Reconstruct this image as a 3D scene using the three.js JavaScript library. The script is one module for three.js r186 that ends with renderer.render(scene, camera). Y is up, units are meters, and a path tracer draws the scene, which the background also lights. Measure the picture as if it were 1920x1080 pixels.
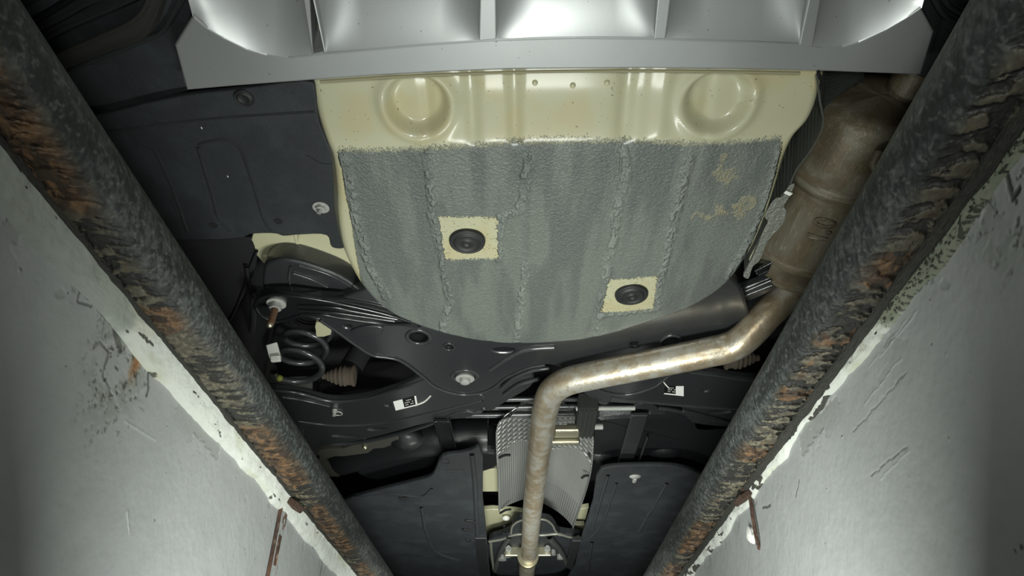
import * as THREE from 'three';
import { mergeGeometries } from 'three/addons/utils/BufferGeometryUtils.js';
import { RoundedBoxGeometry } from 'three/addons/geometries/RoundedBoxGeometry.js';
import { RectAreaLightUniformsLib } from 'three/addons/lights/RectAreaLightUniformsLib.js';
import { FontLoader } from 'three/addons/loaders/FontLoader.js';
import { TextGeometry } from 'three/addons/geometries/TextGeometry.js';

// ------------------------------------------------------------------ camera, light, exposure
const scene = new THREE.Scene();
scene.background = new THREE.Color(0x000000);
const FPX = 1300, CAMY = -0.55, PITCH = Math.atan2(924, FPX), YAW = Math.atan2(28, FPX / Math.cos(PITCH));
const camera = new THREE.PerspectiveCamera(2 * Math.atan(540 / FPX) * 180 / Math.PI, 16 / 9, 0.02, 60);
camera.rotation.order = 'YXZ';
camera.rotation.set(PITCH, YAW, 0);
camera.position.set(0, CAMY, 0);
camera.updateMatrixWorld(true);
scene.add(camera);
const renderer = new THREE.WebGLRenderer({ antialias: true });
renderer.toneMapping = THREE.LinearToneMapping;
renderer.toneMappingExposure = 1.0;
renderer.shadowMap.enabled = true;
RectAreaLightUniformsLib.init();
// two LED work lamps standing in the pit below the frame: [position, aim point, width, height, intensity]
const LAMPS = [
  { at: [0.0, -0.68, -1.0], aim: [0.0, 0.1, -1.95], w: 0.4, h: 0.22, power: 48, where: 'below the spare wheel well' },
  { at: [0.0, -0.55, -2.35], aim: [0.0, 0.25, -3.1], w: 0.4, h: 0.22, power: 32, where: 'below the floor covers' },
  { at: [0.0, -0.63, 0.12], aim: [0.0, 0.28, -0.72], r: 0.06, cone: 0.74, power: 2.45 },
];

// ------------------------------------------------------------------ helpers
const V2 = (x, y) => new THREE.Vector2(x, y), V3 = (x, y, z) => new THREE.Vector3(x, y, z);
const CP = V3(0, CAMY, 0);
function ray(px, py) { return V3(px - 960, 540 - py, -FPX).applyQuaternion(camera.quaternion).normalize(); }
function at(px, py, y) {                       // point of the horizontal plane of height y (number or function of x, z)
  const r = ray(px, py);
  if (typeof y === 'number') return CP.clone().addScaledVector(r, (y - CAMY) / r.y);
  let yy = 0.27, p;
  for (let i = 0; i < 12; i++) { p = CP.clone().addScaledVector(r, (yy - CAMY) / r.y); yy = y(p.x, p.z); }
  return p;
}
function atX(px, py, x) { const r = ray(px, py); return CP.clone().addScaledVector(r, x / r.x); }
function rng(seed) { let s = seed >>> 0; return () => { s = (s + 0x6D2B79F5) >>> 0; let t = s; t = Math.imul(t ^ (t >>> 15), t | 1); t ^= t + Math.imul(t ^ (t >>> 7), t | 61); return ((t ^ (t >>> 14)) >>> 0) / 4294967296; }; }
const LAT = new Float32Array(65536); { const r = rng(7); for (let i = 0; i < 65536; i++) LAT[i] = r(); }
function vn(x, y) {
  const xi = Math.floor(x), yi = Math.floor(y); let fx = x - xi, fy = y - yi; fx = fx * fx * (3 - 2 * fx); fy = fy * fy * (3 - 2 * fy);
  const a = xi & 255, b = (xi + 1) & 255, c = (yi & 255) << 8, d = ((yi + 1) & 255) << 8;
  const p = LAT[c | a], q = LAT[c | b], s = LAT[d | a], t = LAT[d | b];
  return p + (q - p) * fx + (s - p + (p - q - s + t) * fx) * fy;
}
function fbm(x, y, o = 4) { let v = 0, a = 0.5, s = 0; for (let i = 0; i < o; i++) { v += a * vn(x + i * 17.3, y + i * 9.1); s += a; x *= 2.03; y *= 2.03; a *= 0.5; } return v / s; }
const clamp = (x, a = 0, b = 1) => Math.min(b, Math.max(a, x));
const ss = (a, b, x) => { const t = clamp((x - a) / (b - a)); return t * t * (3 - 2 * t); };
const mix = (a, b, t) => a + (b - a) * t;
const mix3 = (a, b, t) => [mix(a[0], b[0], t), mix(a[1], b[1], t), mix(a[2], b[2], t)];
function tex(w, h, fn, color = true, wrap = THREE.RepeatWrapping) {       // fn(i, j) -> [r,g,b] 0..255 or a number 0..1
  const d = new Uint8Array(w * h * 4);
  for (let j = 0; j < h; j++) for (let i = 0; i < w; i++) {
    const c = fn(i, j), k = (j * w + i) * 4;
    if (typeof c === 'number') { d[k] = d[k + 1] = d[k + 2] = clamp(c) * 255; } else { d[k] = clamp(c[0], 0, 255); d[k + 1] = clamp(c[1], 0, 255); d[k + 2] = clamp(c[2], 0, 255); }
    d[k + 3] = 255;
  }
  const t = new THREE.DataTexture(d, w, h, THREE.RGBAFormat);
  t.magFilter = THREE.LinearFilter; t.minFilter = THREE.LinearMipmapLinearFilter; t.generateMipmaps = true;
  t.wrapS = t.wrapT = wrap; if (color) t.colorSpace = THREE.SRGBColorSpace; t.needsUpdate = true;
  return t;
}
function rep(t, a, b = a) { const c = t.clone(); c.repeat.set(a, b); c.needsUpdate = true; return c; }
function near(x, y, P, m) { const b = P.bb || (P.bb = [Math.min(...P.map(p => p[0])), Math.max(...P.map(p => p[0])), Math.min(...P.map(p => p[1])), Math.max(...P.map(p => p[1]))]); return x > b[0] - m && x < b[1] + m && y > b[2] - m && y < b[3] + m; }
function segDist(x, y, P) {                    // distance to a polyline, plus side and position
  let best = 1e9, side = 0, pos = 0;
  for (let i = 0; i + 1 < P.length; i++) {
    const [ax, ay] = P[i], [bx, by] = P[i + 1], dx = bx - ax, dy = by - ay;
    const t = clamp(((x - ax) * dx + (y - ay) * dy) / (dx * dx + dy * dy)), ex = x - ax - t * dx, ey = y - ay - t * dy, d = ex * ex + ey * ey;
    if (d < best) { best = d; side = dx * (y - ay) - dy * (x - ax); pos = i + t; }
  }
  return [Math.sqrt(best), Math.sign(side), pos];
}
function inPoly(x, y, P) { let c = false; for (let i = 0, j = P.length - 1; i < P.length; j = i++) { const a = P[i], b = P[j]; if ((a[1] > y) !== (b[1] > y) && x < (b[0] - a[0]) * (y - a[1]) / (b[1] - a[1]) + a[0]) c = !c; } return c; }

// geometry makers, all in world coordinates
function clean(g) { g = g.index ? g.toNonIndexed() : g; for (const k of Object.keys(g.attributes)) if (!['position', 'normal', 'uv'].includes(k)) g.deleteAttribute(k); if (!g.attributes.uv) g.setAttribute('uv', new THREE.BufferAttribute(new Float32Array(g.attributes.position.count * 2), 2)); return g; }
function merge(list) { return list.length === 1 ? list[0] : mergeGeometries(list.map(clean)); }
function world(pts, y) { return pts.map(([px, py, yy]) => at(px, py, yy ?? y)); }
function plate(pts, y, t, { bevel = 0.003, holes = [], smooth = 5, warp = null } = {}) {   // stamped sheet or moulding, its underside at height y
  let w = world(pts, y).map(p => V3(p.x, p.z, 0));
  if (smooth) w = new THREE.CatmullRomCurve3(w, true, 'centripetal').getPoints(w.length * smooth).slice(0, -1);
  const sh = new THREE.Shape(w.map(p => V2(p.x, p.y)));
  for (const [px, py, rx, rz, rot = 0] of holes) { const c = at(px, py, y); const h = new THREE.Path(); h.absellipse(c.x, c.z, rx, rz, 0, Math.PI * 2, false, rot); sh.holes.push(h); }
  const g = new THREE.ExtrudeGeometry(sh, { depth: t - 2 * bevel, bevelEnabled: bevel > 0, bevelThickness: bevel, bevelSize: bevel, bevelOffset: -bevel, bevelSegments: 3, curveSegments: 20, steps: 1 });
  g.rotateX(Math.PI / 2); g.translate(0, y + t - bevel, 0);
  if (warp) { const p = g.attributes.position; for (let i = 0; i < p.count; i++) p.setY(i, p.getY(i) + warp(p.getX(i), p.getZ(i))); g.computeVertexNormals(); }
  return g;
}
function curve(pts, y, closed = false) { return new THREE.CatmullRomCurve3(world(pts, y), closed, 'centripetal'); }
function tube(pts, y, r, n = 60, rs = 10, closed = false) { return new THREE.TubeGeometry(curve(pts, y, closed), n, r, rs, closed); }
function tubeW(pts, r, n = 60, rs = 12) { return new THREE.TubeGeometry(new THREE.CatmullRomCurve3(pts.map(p => V3(...p)), false, 'centripetal'), n, r, rs); }
function grid(nu, nv, fn, uvf) {               // parametric sheet
  const pos = [], uv = [], idx = [];
  for (let j = 0; j <= nv; j++) for (let i = 0; i <= nu; i++) { const p = fn(i / nu, j / nv); pos.push(p.x, p.y, p.z); const q = uvf ? uvf(p, i / nu, j / nv) : [p.x, p.z]; uv.push(q[0], q[1]); }
  for (let j = 0; j < nv; j++) for (let i = 0; i < nu; i++) { const a = j * (nu + 1) + i, b = a + 1, c = a + nu + 1, d = c + 1; idx.push(a, b, c, b, d, c); }
  const g = new THREE.BufferGeometry(); g.setAttribute('position', new THREE.Float32BufferAttribute(pos, 3)); g.setAttribute('uv', new THREE.Float32BufferAttribute(uv, 2)); g.setIndex(idx); g.computeVertexNormals(); return g;
}
function ribbon(a, b, ya, yb, n = 60, bulge = 0) {   // sheet lofted between two pixel curves
  const A = curve(a, ya), B = curve(b, yb);
  return grid(n, 8, (u, v) => { const p = A.getPoint(u).lerp(B.getPoint(u), v); p.y -= bulge * 4 * v * (1 - v); return p; }, (p, u, v) => [u, v]);
}
function lathe(profile, seg = 32) { return new THREE.LatheGeometry(profile.map(([r, y]) => V2(r, y)), seg); }
function orient(g, p, dir) { const q = new THREE.Quaternion().setFromUnitVectors(V3(0, 1, 0), V3(...dir).normalize()); g.applyQuaternion(q); g.translate(p.x, p.y, p.z); return g; }
function boxUV(g) {                            // uv in metres from the dominant axis
  g = g.index ? g.toNonIndexed() : g; g.computeVertexNormals(); const p = g.attributes.position, n = g.attributes.normal, u = g.attributes.uv;
  for (let i = 0; i < p.count; i++) { const ax = Math.abs(n.getX(i)), ay = Math.abs(n.getY(i)), az = Math.abs(n.getZ(i)); if (ax >= ay && ax >= az) u.setXY(i, -p.getZ(i), p.getY(i)); else if (ay >= az) u.setXY(i, p.getX(i), p.getZ(i)); else u.setXY(i, p.getX(i), p.getY(i)); }
  return g;
}
function box(x0, x1, y0, y1, z0, z1) { const g = new THREE.BoxGeometry(x1 - x0, y1 - y0, z1 - z0); g.translate((x0 + x1) / 2, (y0 + y1) / 2, (z0 + z1) / 2); return boxUV(g); }
function rbox(sx, sy, sz, r, p, rot = [0, 0, 0]) { const g = new RoundedBoxGeometry(sx, sy, sz, 3, r); g.rotateX(rot[0]); g.rotateY(rot[1]); g.rotateZ(rot[2]); g.translate(p.x, p.y, p.z); return g; }

const taken = {};
function numbered(n) { taken[n] = (taken[n] ?? -1) + 1; return taken[n] ? n + '_' + String(taken[n]).padStart(3, '0') : n; }
function mesh(name, g, m) { const o = new THREE.Mesh(g, m); o.name = name; o.castShadow = o.receiveShadow = true; return o; }
function top(name, label, category, g, m, group) {
  const o = g ? mesh(numbered(name), g, m) : new THREE.Group(); if (!g) o.name = numbered(name);
  o.userData = { label, category }; if (group) o.userData.group = group; scene.add(o); return o;
}
function struct(name, g, m) { const o = mesh(name, g, m); o.userData = { kind: 'structure' }; scene.add(o); return o; }

// ------------------------------------------------------------------ materials
const std = (o) => new THREE.MeshStandardMaterial({ side: THREE.DoubleSide, ...o });
const phy = (o) => new THREE.MeshPhysicalMaterial({ side: THREE.DoubleSide, ...o });
const rgb = (r, g, b) => new THREE.Color().setRGB(r, g, b);
const grainTex = tex(512, 512, (i, j) => 0.6 * LAT[((j * 131 + i * 7) & 65535)] + 0.4 * fbm(i / 9, j / 9, 3), false);
const dustTex = tex(1024, 1024, (i, j) => { const f = fbm(i / 90, j / 90, 5), g = fbm(i / 14 + 40, j / 14, 3), sp = vn(i / 2.2, j / 2.2) > 0.955 && f > 0.45 ? 60 : 0; const v = 42 + 9 * ss(0.4, 0.75, f) + 5 * (g - 0.5) + 0.6 * sp; return [v * 0.92, v, v * 1.06]; });
const M = {
  plastic: std({ map: rep(dustTex, 1.6), roughness: 0.62, bumpMap: rep(grainTex, 5), bumpScale: 0.0006 }),
  blackPaint: phy({ color: rgb(0.026, 0.028, 0.030), roughness: 0.36, clearcoat: 1, clearcoatRoughness: 0.18, bumpMap: rep(grainTex, 2.5), bumpScale: 0.0005 }),
  blackGloss: phy({ color: rgb(0.010, 0.011, 0.012), roughness: 0.22, clearcoat: 0.7, clearcoatRoughness: 0.12 }),
  ventFrame: phy({ color: rgb(0.09, 0.09, 0.08), metalness: 0.6, roughness: 0.25, clearcoat: 1, clearcoatRoughness: 0.1 }),
  blackMatt: std({ color: rgb(0.008, 0.0085, 0.009), roughness: 0.85 }),
  tank: phy({ color: rgb(0.012, 0.0125, 0.014), roughness: 0.34, clearcoat: 0.3, clearcoatRoughness: 0.25, bumpMap: rep(grainTex, 2), bumpScale: 0.0006 }),
  rubber: std({ color: rgb(0.016, 0.0165, 0.017), roughness: 0.55 }),
  cream: phy({ color: rgb(0.50, 0.485, 0.32), roughness: 0.42, clearcoat: 0.4, clearcoatRoughness: 0.2 }),
  steel: std({ color: rgb(0.50, 0.51, 0.48), metalness: 0.5, roughness: 0.38, bumpMap: rep(grainTex, 12), bumpScale: 0.0004 }),
  zinc: std({ color: rgb(0.62, 0.58, 0.42), metalness: 0.9, roughness: 0.34 }),
  rustStud: std({ color: rgb(0.20, 0.11, 0.06), metalness: 0.2, roughness: 0.8, bumpMap: rep(grainTex, 20), bumpScale: 0.001 }),
  dirtyBoot: std({ color: rgb(0.115, 0.09, 0.066), roughness: 0.75, bumpMap: rep(grainTex, 12), bumpScale: 0.001 }),
  paper: std({ color: rgb(0.78, 0.78, 0.72), roughness: 0.6 }),
  hanger: std({ color: rgb(0.045, 0.047, 0.042), roughness: 0.7, bumpMap: rep(grainTex, 10), bumpScale: 0.002 }),
};
const tileNoise = tex(512, 512, (i, j) => fbm(i / 20, j / 20, 5), false);
M.silver = phy({ metalness: 0.5, roughness: 0.42, clearcoat: 0.35, clearcoatRoughness: 0.2,
  map: tex(1024, 1024, (i, j) => { const f = fbm(i / 130, j / 130, 4); let v = 172 + 10 * (f - 0.5) + 5 * (LAT[(i * 37 + j * 911) & 65535] - 0.5); if (vn(i / 4.5 + 80, j / 4.5) > 0.972 && vn(i / 31, j / 31) > 0.55) v *= 0.4; return [v * 0.985, v, v * 1.0]; }) });
M.silver.map.repeat.set(1.3, 1.3);

// exhaust: stainless steel with tan heat stain; u runs round the tube, v along it
const exhTex = tex(2048, 384, (i, j) => {
  const f = fbm(i / 34, j / 34, 5), g = fbm(i / 8 + 30, j / 10, 3), l = fbm(i / 150 + 9, j / 70, 3);
  const s = ss(0.36, 0.62, f * 0.5 + l * 0.55), sp = ss(0.66, 0.76, g) * 0.35;
  let c = mix3([204, 200, 188], [184, 170, 146], s); c = mix3(c, [150, 128, 100], sp + 0.35 * ss(0.5, 0.7, l) * ss(0.35, 0.65, f));
  return c.map(v => v + 14 * (LAT[(i * 53 + j * 197) & 65535] - 0.5));
});
exhTex.repeat.set(2, 1);
M.exhaust = std({ map: exhTex, metalness: 0.6, roughness: 0.38, bumpMap: rep(tileNoise, 10, 1), bumpScale: 0.0006 });
const mufTex = tex(1024, 1024, (i, j) => {
  const f = fbm(i / 90, j / 50, 5), g = fbm(i / 8, j / 8, 3), l = fbm(i / 200 + 3, j / 160, 3);
  let c = mix3([112, 107, 92], [98, 88, 69], ss(0.35, 0.68, f)); c = mix3(c, [78, 68, 54], 0.8 * ss(0.5, 0.8, l)); if (g > 0.7) c = c.map(v => v * 1.18);
  return c.map(v => v + 10 * (LAT[(i * 71 + j * 389) & 65535] - 0.5));
});
M.muffler = std({ map: mufTex, metalness: 0.25, roughness: 0.5, bumpMap: rep(tileNoise, 3), bumpScale: 0.0005 });

// ------------------------------------------------------------------ the pit
const WL = -0.525, WR = 0.472, PITB = -1.75;
const WX = 3.0, WH = 1.05;                     // the wall texture covers 3 m along the pit and 1.05 m of height
function wallMap(side) {
  const W = 1600, H = 560, face = side < 0 ? WL : WR;
  const uvp = (px, py) => { const p = atX(px, py, face); return [-p.z, p.y]; };
  const P = (list) => list.map(([a, b]) => uvp(a, b));
  const cracks = side < 0 ? [
    [P([[0, 338], [60, 410], [120, 490], [175, 565], [222, 622]]), 0.004, 1], [P([[215, 610], [222, 640], [224, 655]]), 0.007, 1], [P([[222, 622], [262, 626], [290, 612]]), 0.005, 0.8],
    [P([[150, 545], [146, 565], [170, 575], [178, 560]]), 0.002, 0.5], [P([[265, 640], [250, 690], [256, 720]]), 0.0025, 0.4], [P([[280, 690], [275, 740]]), 0.003, 0.7], [P([[232, 790], [268, 812], [290, 826]]), 0.002, -0.4], [P([[238, 960], [240, 1002]]), 0.0025, -0.8],
    [P([[610, 1030], [600, 1080]]), 0.004, 0.5], [P([[560, 985], [640, 1075]]), 0.004, 0.6], [P([[205, 650], [190, 700], [208, 740]]), 0.002, 0.5], [P([[185, 640], [205, 660], [195, 690]]), 0.002, 0.5],
  ] : [
    [P([[1880, 300], [1895, 350], [1900, 372], [1912, 355]]), 0.004, 0.8], [P([[1870, 300], [1832, 395]]), 0.003, -0.6], [P([[1720, 585], [1650, 670]]), 0.0015, -0.5], [P([[1700, 600], [1630, 690]]), 0.0015, -0.4], [P([[1690, 672], [1620, 760]]), 0.0012, -0.5],
    [P([[1702, 838], [1634, 892]]), 0.0012, 0.4], [P([[1706, 846], [1650, 900]]), 0.0012, -0.4], [P([[1500, 900], [1492, 930]]), 0.002, 0.4], [P([[1700, 700], [1600, 810]]), 0.0015, 0.3], [P([[1430, 952], [1445, 948]]), 0.003, 0.6],
  ];
  const dirt = side < 0 ? uvp(228, 680) : uvp(1860, 330), rust = side < 0 ? uvp(256, 675) : [-9, -9];
  const hgt = new Float32Array(W * H);
  const r = rng(side < 0 ? 11 : 12), specks = []; for (let k = 0; k < 150; k++) specks.push([r() * WX, -r() * 0.8, 0.001 + 0.003 * r() * r(), r()]);
  const col = tex(W, H, (i, j) => {
    const d = i / W * WX, y = -1.0 + j / H * WH, f = fbm(d * 3, y * 3, 4), g = fbm(d * 30, y * 30, 4), q = fbm(d * 120 + 9, y * 120, 3);
    const v = 166 + 14 * (f - 0.5) + 9 * (g - 0.5); let c = [v * 0.985, v * 1.0, v * 0.995], h = 0.5 + 0.18 * (g - 0.5) + 0.12 * (q - 0.5) + 0.3 * (f - 0.5);
    for (const [p, w, k] of cracks) if (near(d, y, p, 0.02)) { const wob = 0.006 * (fbm(d * 60, y * 60, 3) - 0.5); const [dd] = segDist(d + wob, y + wob, p); if (dd < w * 2.2) { const t = 1 - ss(w * 0.3, w * 1.2, dd * (0.7 + 0.7 * q)); if (k > 0) { c = mix3(c, [58, 60, 55], 0.85 * t * k); h -= 0.5 * t * k; } else { c = mix3(c, [190, 194, 191], t * -k); h += 0.25 * t * -k; } } }
    const dd = Math.hypot((d - dirt[0]) * 1.0, (y - dirt[1]) * 0.7), m = (1 - ss(0.02, 0.12, dd + 0.08 * (g - 0.5))) * ss(0.46, 0.62, g);
    c = mix3(c, [118, 125, 114], 0.55 * m); h -= 0.25 * m * ss(0.5, 0.6, q);
    if (q > 0.66) { const t = ss(0.68, 0.78, q) * (1 - ss(0.02, 0.11, dd)); c = mix3(c, [78, 80, 72], 0.8 * t); h -= 0.3 * t; }
    const rd = Math.hypot((d - rust[0]) * 1.6, (y - rust[1]) * 0.7); if (rd < 0.05) c = mix3(c, [150, 96, 50], 0.8 * (1 - ss(0.006, 0.03, rd + 0.02 * (q - 0.5))));
    for (const [a, b, s, k] of specks) { const e = Math.hypot(d - a, y - b); if (e < s * 1.6) { const t = 1 - ss(s * 0.4, s, e); if (k > 0.5) { c = mix3(c, [70, 72, 70], 0.8 * t); h -= 0.3 * t; } else h += 0.35 * t; } }
    if (y > -0.13) { const chip = ss(0.60, 0.66, fbm(d * 26 + 5, y * 34, 4)) * ss(-0.13, -0.06, y + 0.03 * (g - 0.5)); c = mix3(c, [140, 143, 136], 0.5 * chip); h -= 0.3 * chip; }
    hgt[j * W + i] = h; return c;
  }, true, THREE.MirroredRepeatWrapping);
  const bmp = tex(W, H, (i, j) => hgt[j * W + i], false, THREE.MirroredRepeatWrapping);
  return std({ map: col, bumpMap: bmp, bumpScale: 0.007, roughness: 0.5 });
}
function wall(name, x0, x1, face, m) {
  const g = box(x0, x1, PITB, 0, -7, 1.6), u = g.attributes.uv;
  for (let i = 0; i < u.count; i++) u.setXY(i, u.getX(i) / WX, (u.getY(i) + 1.0) / WH);
  return struct(name, g, m);
}
wall('wall_left', WL - 0.25, WL, WL, wallMap(-1));
wall('wall_right', WR, WR + 0.25, WR, wallMap(1));
const concrete = std({ roughness: 0.85, bumpMap: tileNoise, bumpScale: 0.004, map: tex(512, 512, (i, j) => { const v = 92 + 50 * (fbm(i / 40, j / 40, 5) - 0.5); return [v, v, v * 0.96]; }) });
struct('wall_back', box(WL, WR, PITB, 0, 1.6, 1.85), concrete);
struct('wall_front', box(WL, WR, PITB, 0, -7.25, -7), concrete);
struct('floor', merge([box(WL - 0.25, WR + 0.25, PITB - 0.2, PITB, -7.25, 1.85)]), concrete);
struct('floor_left', box(-3.4, WL - 0.25, -0.25, 0, -9, 4), concrete);
struct('floor_right', box(WR + 0.25, 3.4, -0.25, 0, -9, 4), concrete);

struct('floor_front', box(WL - 0.25, WR + 0.25, -0.25, 0, -9, -7.25), concrete);
struct('floor_back', box(WL - 0.25, WR + 0.25, -0.25, 0, 1.85, 4), concrete);
const hall = std({ color: rgb(0.42, 0.42, 0.40), roughness: 0.9 });
struct('wall_hall_left', box(-3.65, -3.4, -0.25, 3.4, -9, 4), hall); struct('wall_hall_right', box(3.4, 3.65, -0.25, 3.4, -9, 4), hall);
struct('wall_hall_front', box(-3.65, 3.65, -0.25, 3.4, -9.25, -9), hall); struct('wall_hall_back', box(-3.65, 3.65, -0.25, 3.4, 4, 4.25), hall);
struct('ceiling', box(-3.65, 3.65, 3.4, 3.6, -9.25, 4.25), hall);
// rough plaster bead under each pipe
function plasterMat(side) {
  const W = 2048, H = 96, hg = new Float32Array(W * H);
  const col = tex(W, H, (i, j) => {
    const d = i / W * 3.2 - 0.2, v = j / H, g = fbm(d * 40, v * 5, 4), q = fbm(d * 120, v * 14, 3), f = fbm(d * 7 + 3, v * 2, 3);
    const old = side < 0 ? 1 - ss(0.72, 0.80, d + 0.1 * (g - 0.5)) : 1 - ss(0.70, 0.84, d + 0.2 * (g - 0.5));
    let c = mix3([198, 201, 194], [180, 182, 158], ss(0.5, 0.75, f)); c = mix3(c, side < 0 ? [140, 145, 138] : [106, 112, 94], 0.85 * old); c = c.map(x => x + 14 * (g - 0.5)); let h = 0.5 + 0.35 * (g - 0.5) + 0.2 * (q - 0.5);
    let hole = side > 0 ? ss(0.60, 0.64, 0.5 * fbm(d * 22 + 2, v * 4 + 8, 3) + 0.5 * fbm(d * 70, v * 10, 3)) : 0.8 * ss(0.70, 0.73, 0.5 * fbm(d * 22, v * 6, 3) + 0.5 * fbm(d * 80, v * 14, 3));
    if (side > 0) hole = Math.max(hole, 0.8 * old * ss(0.58, 0.66, fbm(d * 260, v * 18, 3)));
    c = mix3(c, [40, 40, 34], hole * 0.9); h -= 0.4 * hole;
    hg[j * W + i] = h; return c;
  }, true, THREE.MirroredRepeatWrapping);
  return std({ map: col, bumpMap: tex(W, H, (i, j) => hg[j * W + i], false, THREE.MirroredRepeatWrapping), bumpScale: 0.006, roughness: 0.8 });
}
function plaster(side, name, label) {
  const face = side < 0 ? WL : WR, s = -side, cy = side < 0 ? 0.013 : -0.014;
  const prof = side < 0 ? [[0.004, -0.082], [0.014, -0.066], [0.02, -0.048], [0.024, -0.03], [0.028, -0.012]] : [[0.003, -0.078], [0.009, -0.066], [0.012, -0.054], [0.014, -0.042], [0.01, -0.024]];
  const n = 900, g = grid(n, 12, (u, v) => {
    const d = -0.2 + u * 5, k = v * (prof.length - 1), i = Math.min(prof.length - 2, Math.floor(k)), t = k - i;
    const w = (1 - v) * (side < 0 ? 0.014 : 0.02) * (fbm(d * 9 + side, 3.3, 4) - 0.5) * 2;
    const o = (side < 0 ? 0.005 : 0.009) * (fbm(d * 24, v * 2.5 + 20 * side, 3) - 0.5) + 0.002 * (fbm(d * 110, v * 9, 2) - 0.5);
    const edge = v < 0.01 ? -0.012 : 0;
    return V3(face + s * (mix(prof[i][0], prof[i + 1][0], t) + o * Math.min(1, v * 4) + edge), mix(prof[i][1], prof[i + 1][1], t) + w, -d);
  }, (p, u, v) => [u * 5 / 3.2, 0.01 + 0.98 * v]);
  const o = mesh(name, g, plasterMat(side)); o.userData = { kind: 'structure', label }; scene.add(o);
}
plaster(-1, 'trim_1', 'whitish mortar bead under the left pipe'); plaster(1, 'trim_2', 'crumbling mortar bead under the right pipe');

// dark joint filler between pipe and mortar
function joint(side, x, y, r0, name) {
  const g = grid(500, 10, (u, v) => { const d = -0.4 + u * 5, a = v * Math.PI * 2, r = r0 * (0.6 + 0.8 * fbm(d * 22, v * 3 + side, 3)); return V3(x + r * Math.cos(a) + 0.004 * (fbm(d * 9, 2, 3) - 0.5), y + r * Math.sin(a), -d); }, (p, u, v) => [u * 20, v]);
  const o = mesh(name, g, std({ color: rgb(0.03, 0.03, 0.024), roughness: 0.8, bumpMap: tileNoise, bumpScale: 0.004 })); o.userData = { kind: 'structure', label: 'dark filler in the joint beside the pipe' }; scene.add(o);
}
joint(1, 0.4555, -0.0575, 0.009, 'trim_3'); joint(-1, -0.5065, -0.042, 0.006, 'trim_4');
// rusty rail pipes along both pit edges
function pipeRail(side, cx, cy, r, label, group) {
  const TW = 384, TH = 2048, L0 = -0.9, LEN = 5.6, T0 = -0.2, TL = 3, hg = new Float32Array(TW * TH);
  const N = (d, a, k) => { const low = ss(-2.75, -2.2, a) * (1 - ss(-1.25, -0.62, a + 0.5 * (fbm(d * 3 + k, a * 1.5, 3) - 0.5))); return low; };
  const sd = side < 0 ? 3 : 61;
  const blob = side < 0 ? [[1.12, 1.42], [1.55, 1.95], [2.05, 2.3], [0.28, 0.55], [0.75, 0.8], [2.4, 2.55]] : [[0.62, 0.69], [0.80, 0.83], [1.18, 1.25], [1.62, 1.9], [2.0, 2.4], [0.96, 1.0]];
  const col = tex(TW, TH, (i, j) => {
    const a = -Math.PI + i / TW * 2 * Math.PI, d = T0 + j / TH * TL, lo = N(d, a, sd);
    const rip = fbm(d * 85 + 0.9 * Math.sin(a * 3), a * 1.7 + sd, 3), f = fbm(d * 9 + sd, a * 2.4, 4), q = fbm(d * 190, a * 9 + sd, 2), st = fbm(d * 170 + a * 7, a * 5 - d * 40, 3);
    let c = mix3([38, 41, 41], [70, 74, 73], ss(0.42, 0.7, f * 0.5 + st * 0.55)); let h = 0.5 + 0.2 * (q - 0.5) + 0.2 * (st - 0.5);
    c = mix3(c, [112, 114, 108], 0.5 * ss(0.62, 0.8, q)); c = mix3(c, [24, 25, 25], 0.45 * ss(0.62, 0.8, 1 - q));
    const fl = lo * ss(0.47, 0.54, rip + 0.2 * (f - 0.5));
    c = mix3(c, [40, 38, 34], lo * ss(0.38, 0.5, 1 - rip) * 0.8); c = mix3(c, mix3([86, 80, 66], [134, 126, 102], ss(0.35, 0.75, q) * ss(0.2, 1.2, d)), fl * 0.75); h += 0.42 * fl - 0.25 * lo * ss(0.55, 0.65, 1 - rip);
    let rz = 0; for (const [b0, b1] of blob) { const m = (b0 + b1) / 2, w = (b1 - b0) / 2; rz = Math.max(rz, 1 - ss(w * 0.7, w * 1.25, Math.abs(d - m) + 0.06 * (f - 0.5))); }
    const ru = lo * ss(0.42, 0.56, f * 0.5 + rip * 0.25 + 0.36 * rz - 0.04);
    c = mix3(c, mix3([58, 44, 33], [118, 88, 60], ss(0.35, 0.7, fbm(d * 70, a * 4, 3))), ru * 0.85); h += 0.1 * ru * (q - 0.5);
    hg[j * TW + i] = h; return c;
  }, true, THREE.MirroredRepeatWrapping);
  const m = std({ map: col, bumpMap: tex(TW, TH, (i, j) => hg[j * TW + i], false, THREE.MirroredRepeatWrapping), bumpScale: 0.007, roughness: 0.6, metalness: 0.05 });
  const g = grid(110, 1500, (u, v) => {
    const a = -Math.PI + u * 2 * Math.PI, d = L0 + v * LEN, lo = N(d, a, sd);
    const rip = fbm(d * 85 + 0.9 * Math.sin(a * 3), a * 1.7 + sd, 3), rr = r + lo * 0.0035 * (ss(0.42, 0.58, rip) - 0.5) + 0.0012 * (fbm(d * 5, Math.cos(a) * 2 + 5, 3) - 0.5);
    return V3(cx - side * rr * Math.cos(a), cy + rr * Math.sin(a), -d);
  }, (p, u, v) => [u, (L0 + v * LEN - T0) / TL]);
  const o = top('rail_pipe', label, 'pipe', g, m); return o;
}
pipeRail(-1, -0.481, -0.005, 0.0425, 'rusty black steel pipe along the pit edge beside the black bumper vent and coil spring');
pipeRail(1, 0.425, -0.023, 0.0425, 'rusty black steel pipe along the pit edge beside the muffler');

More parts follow.
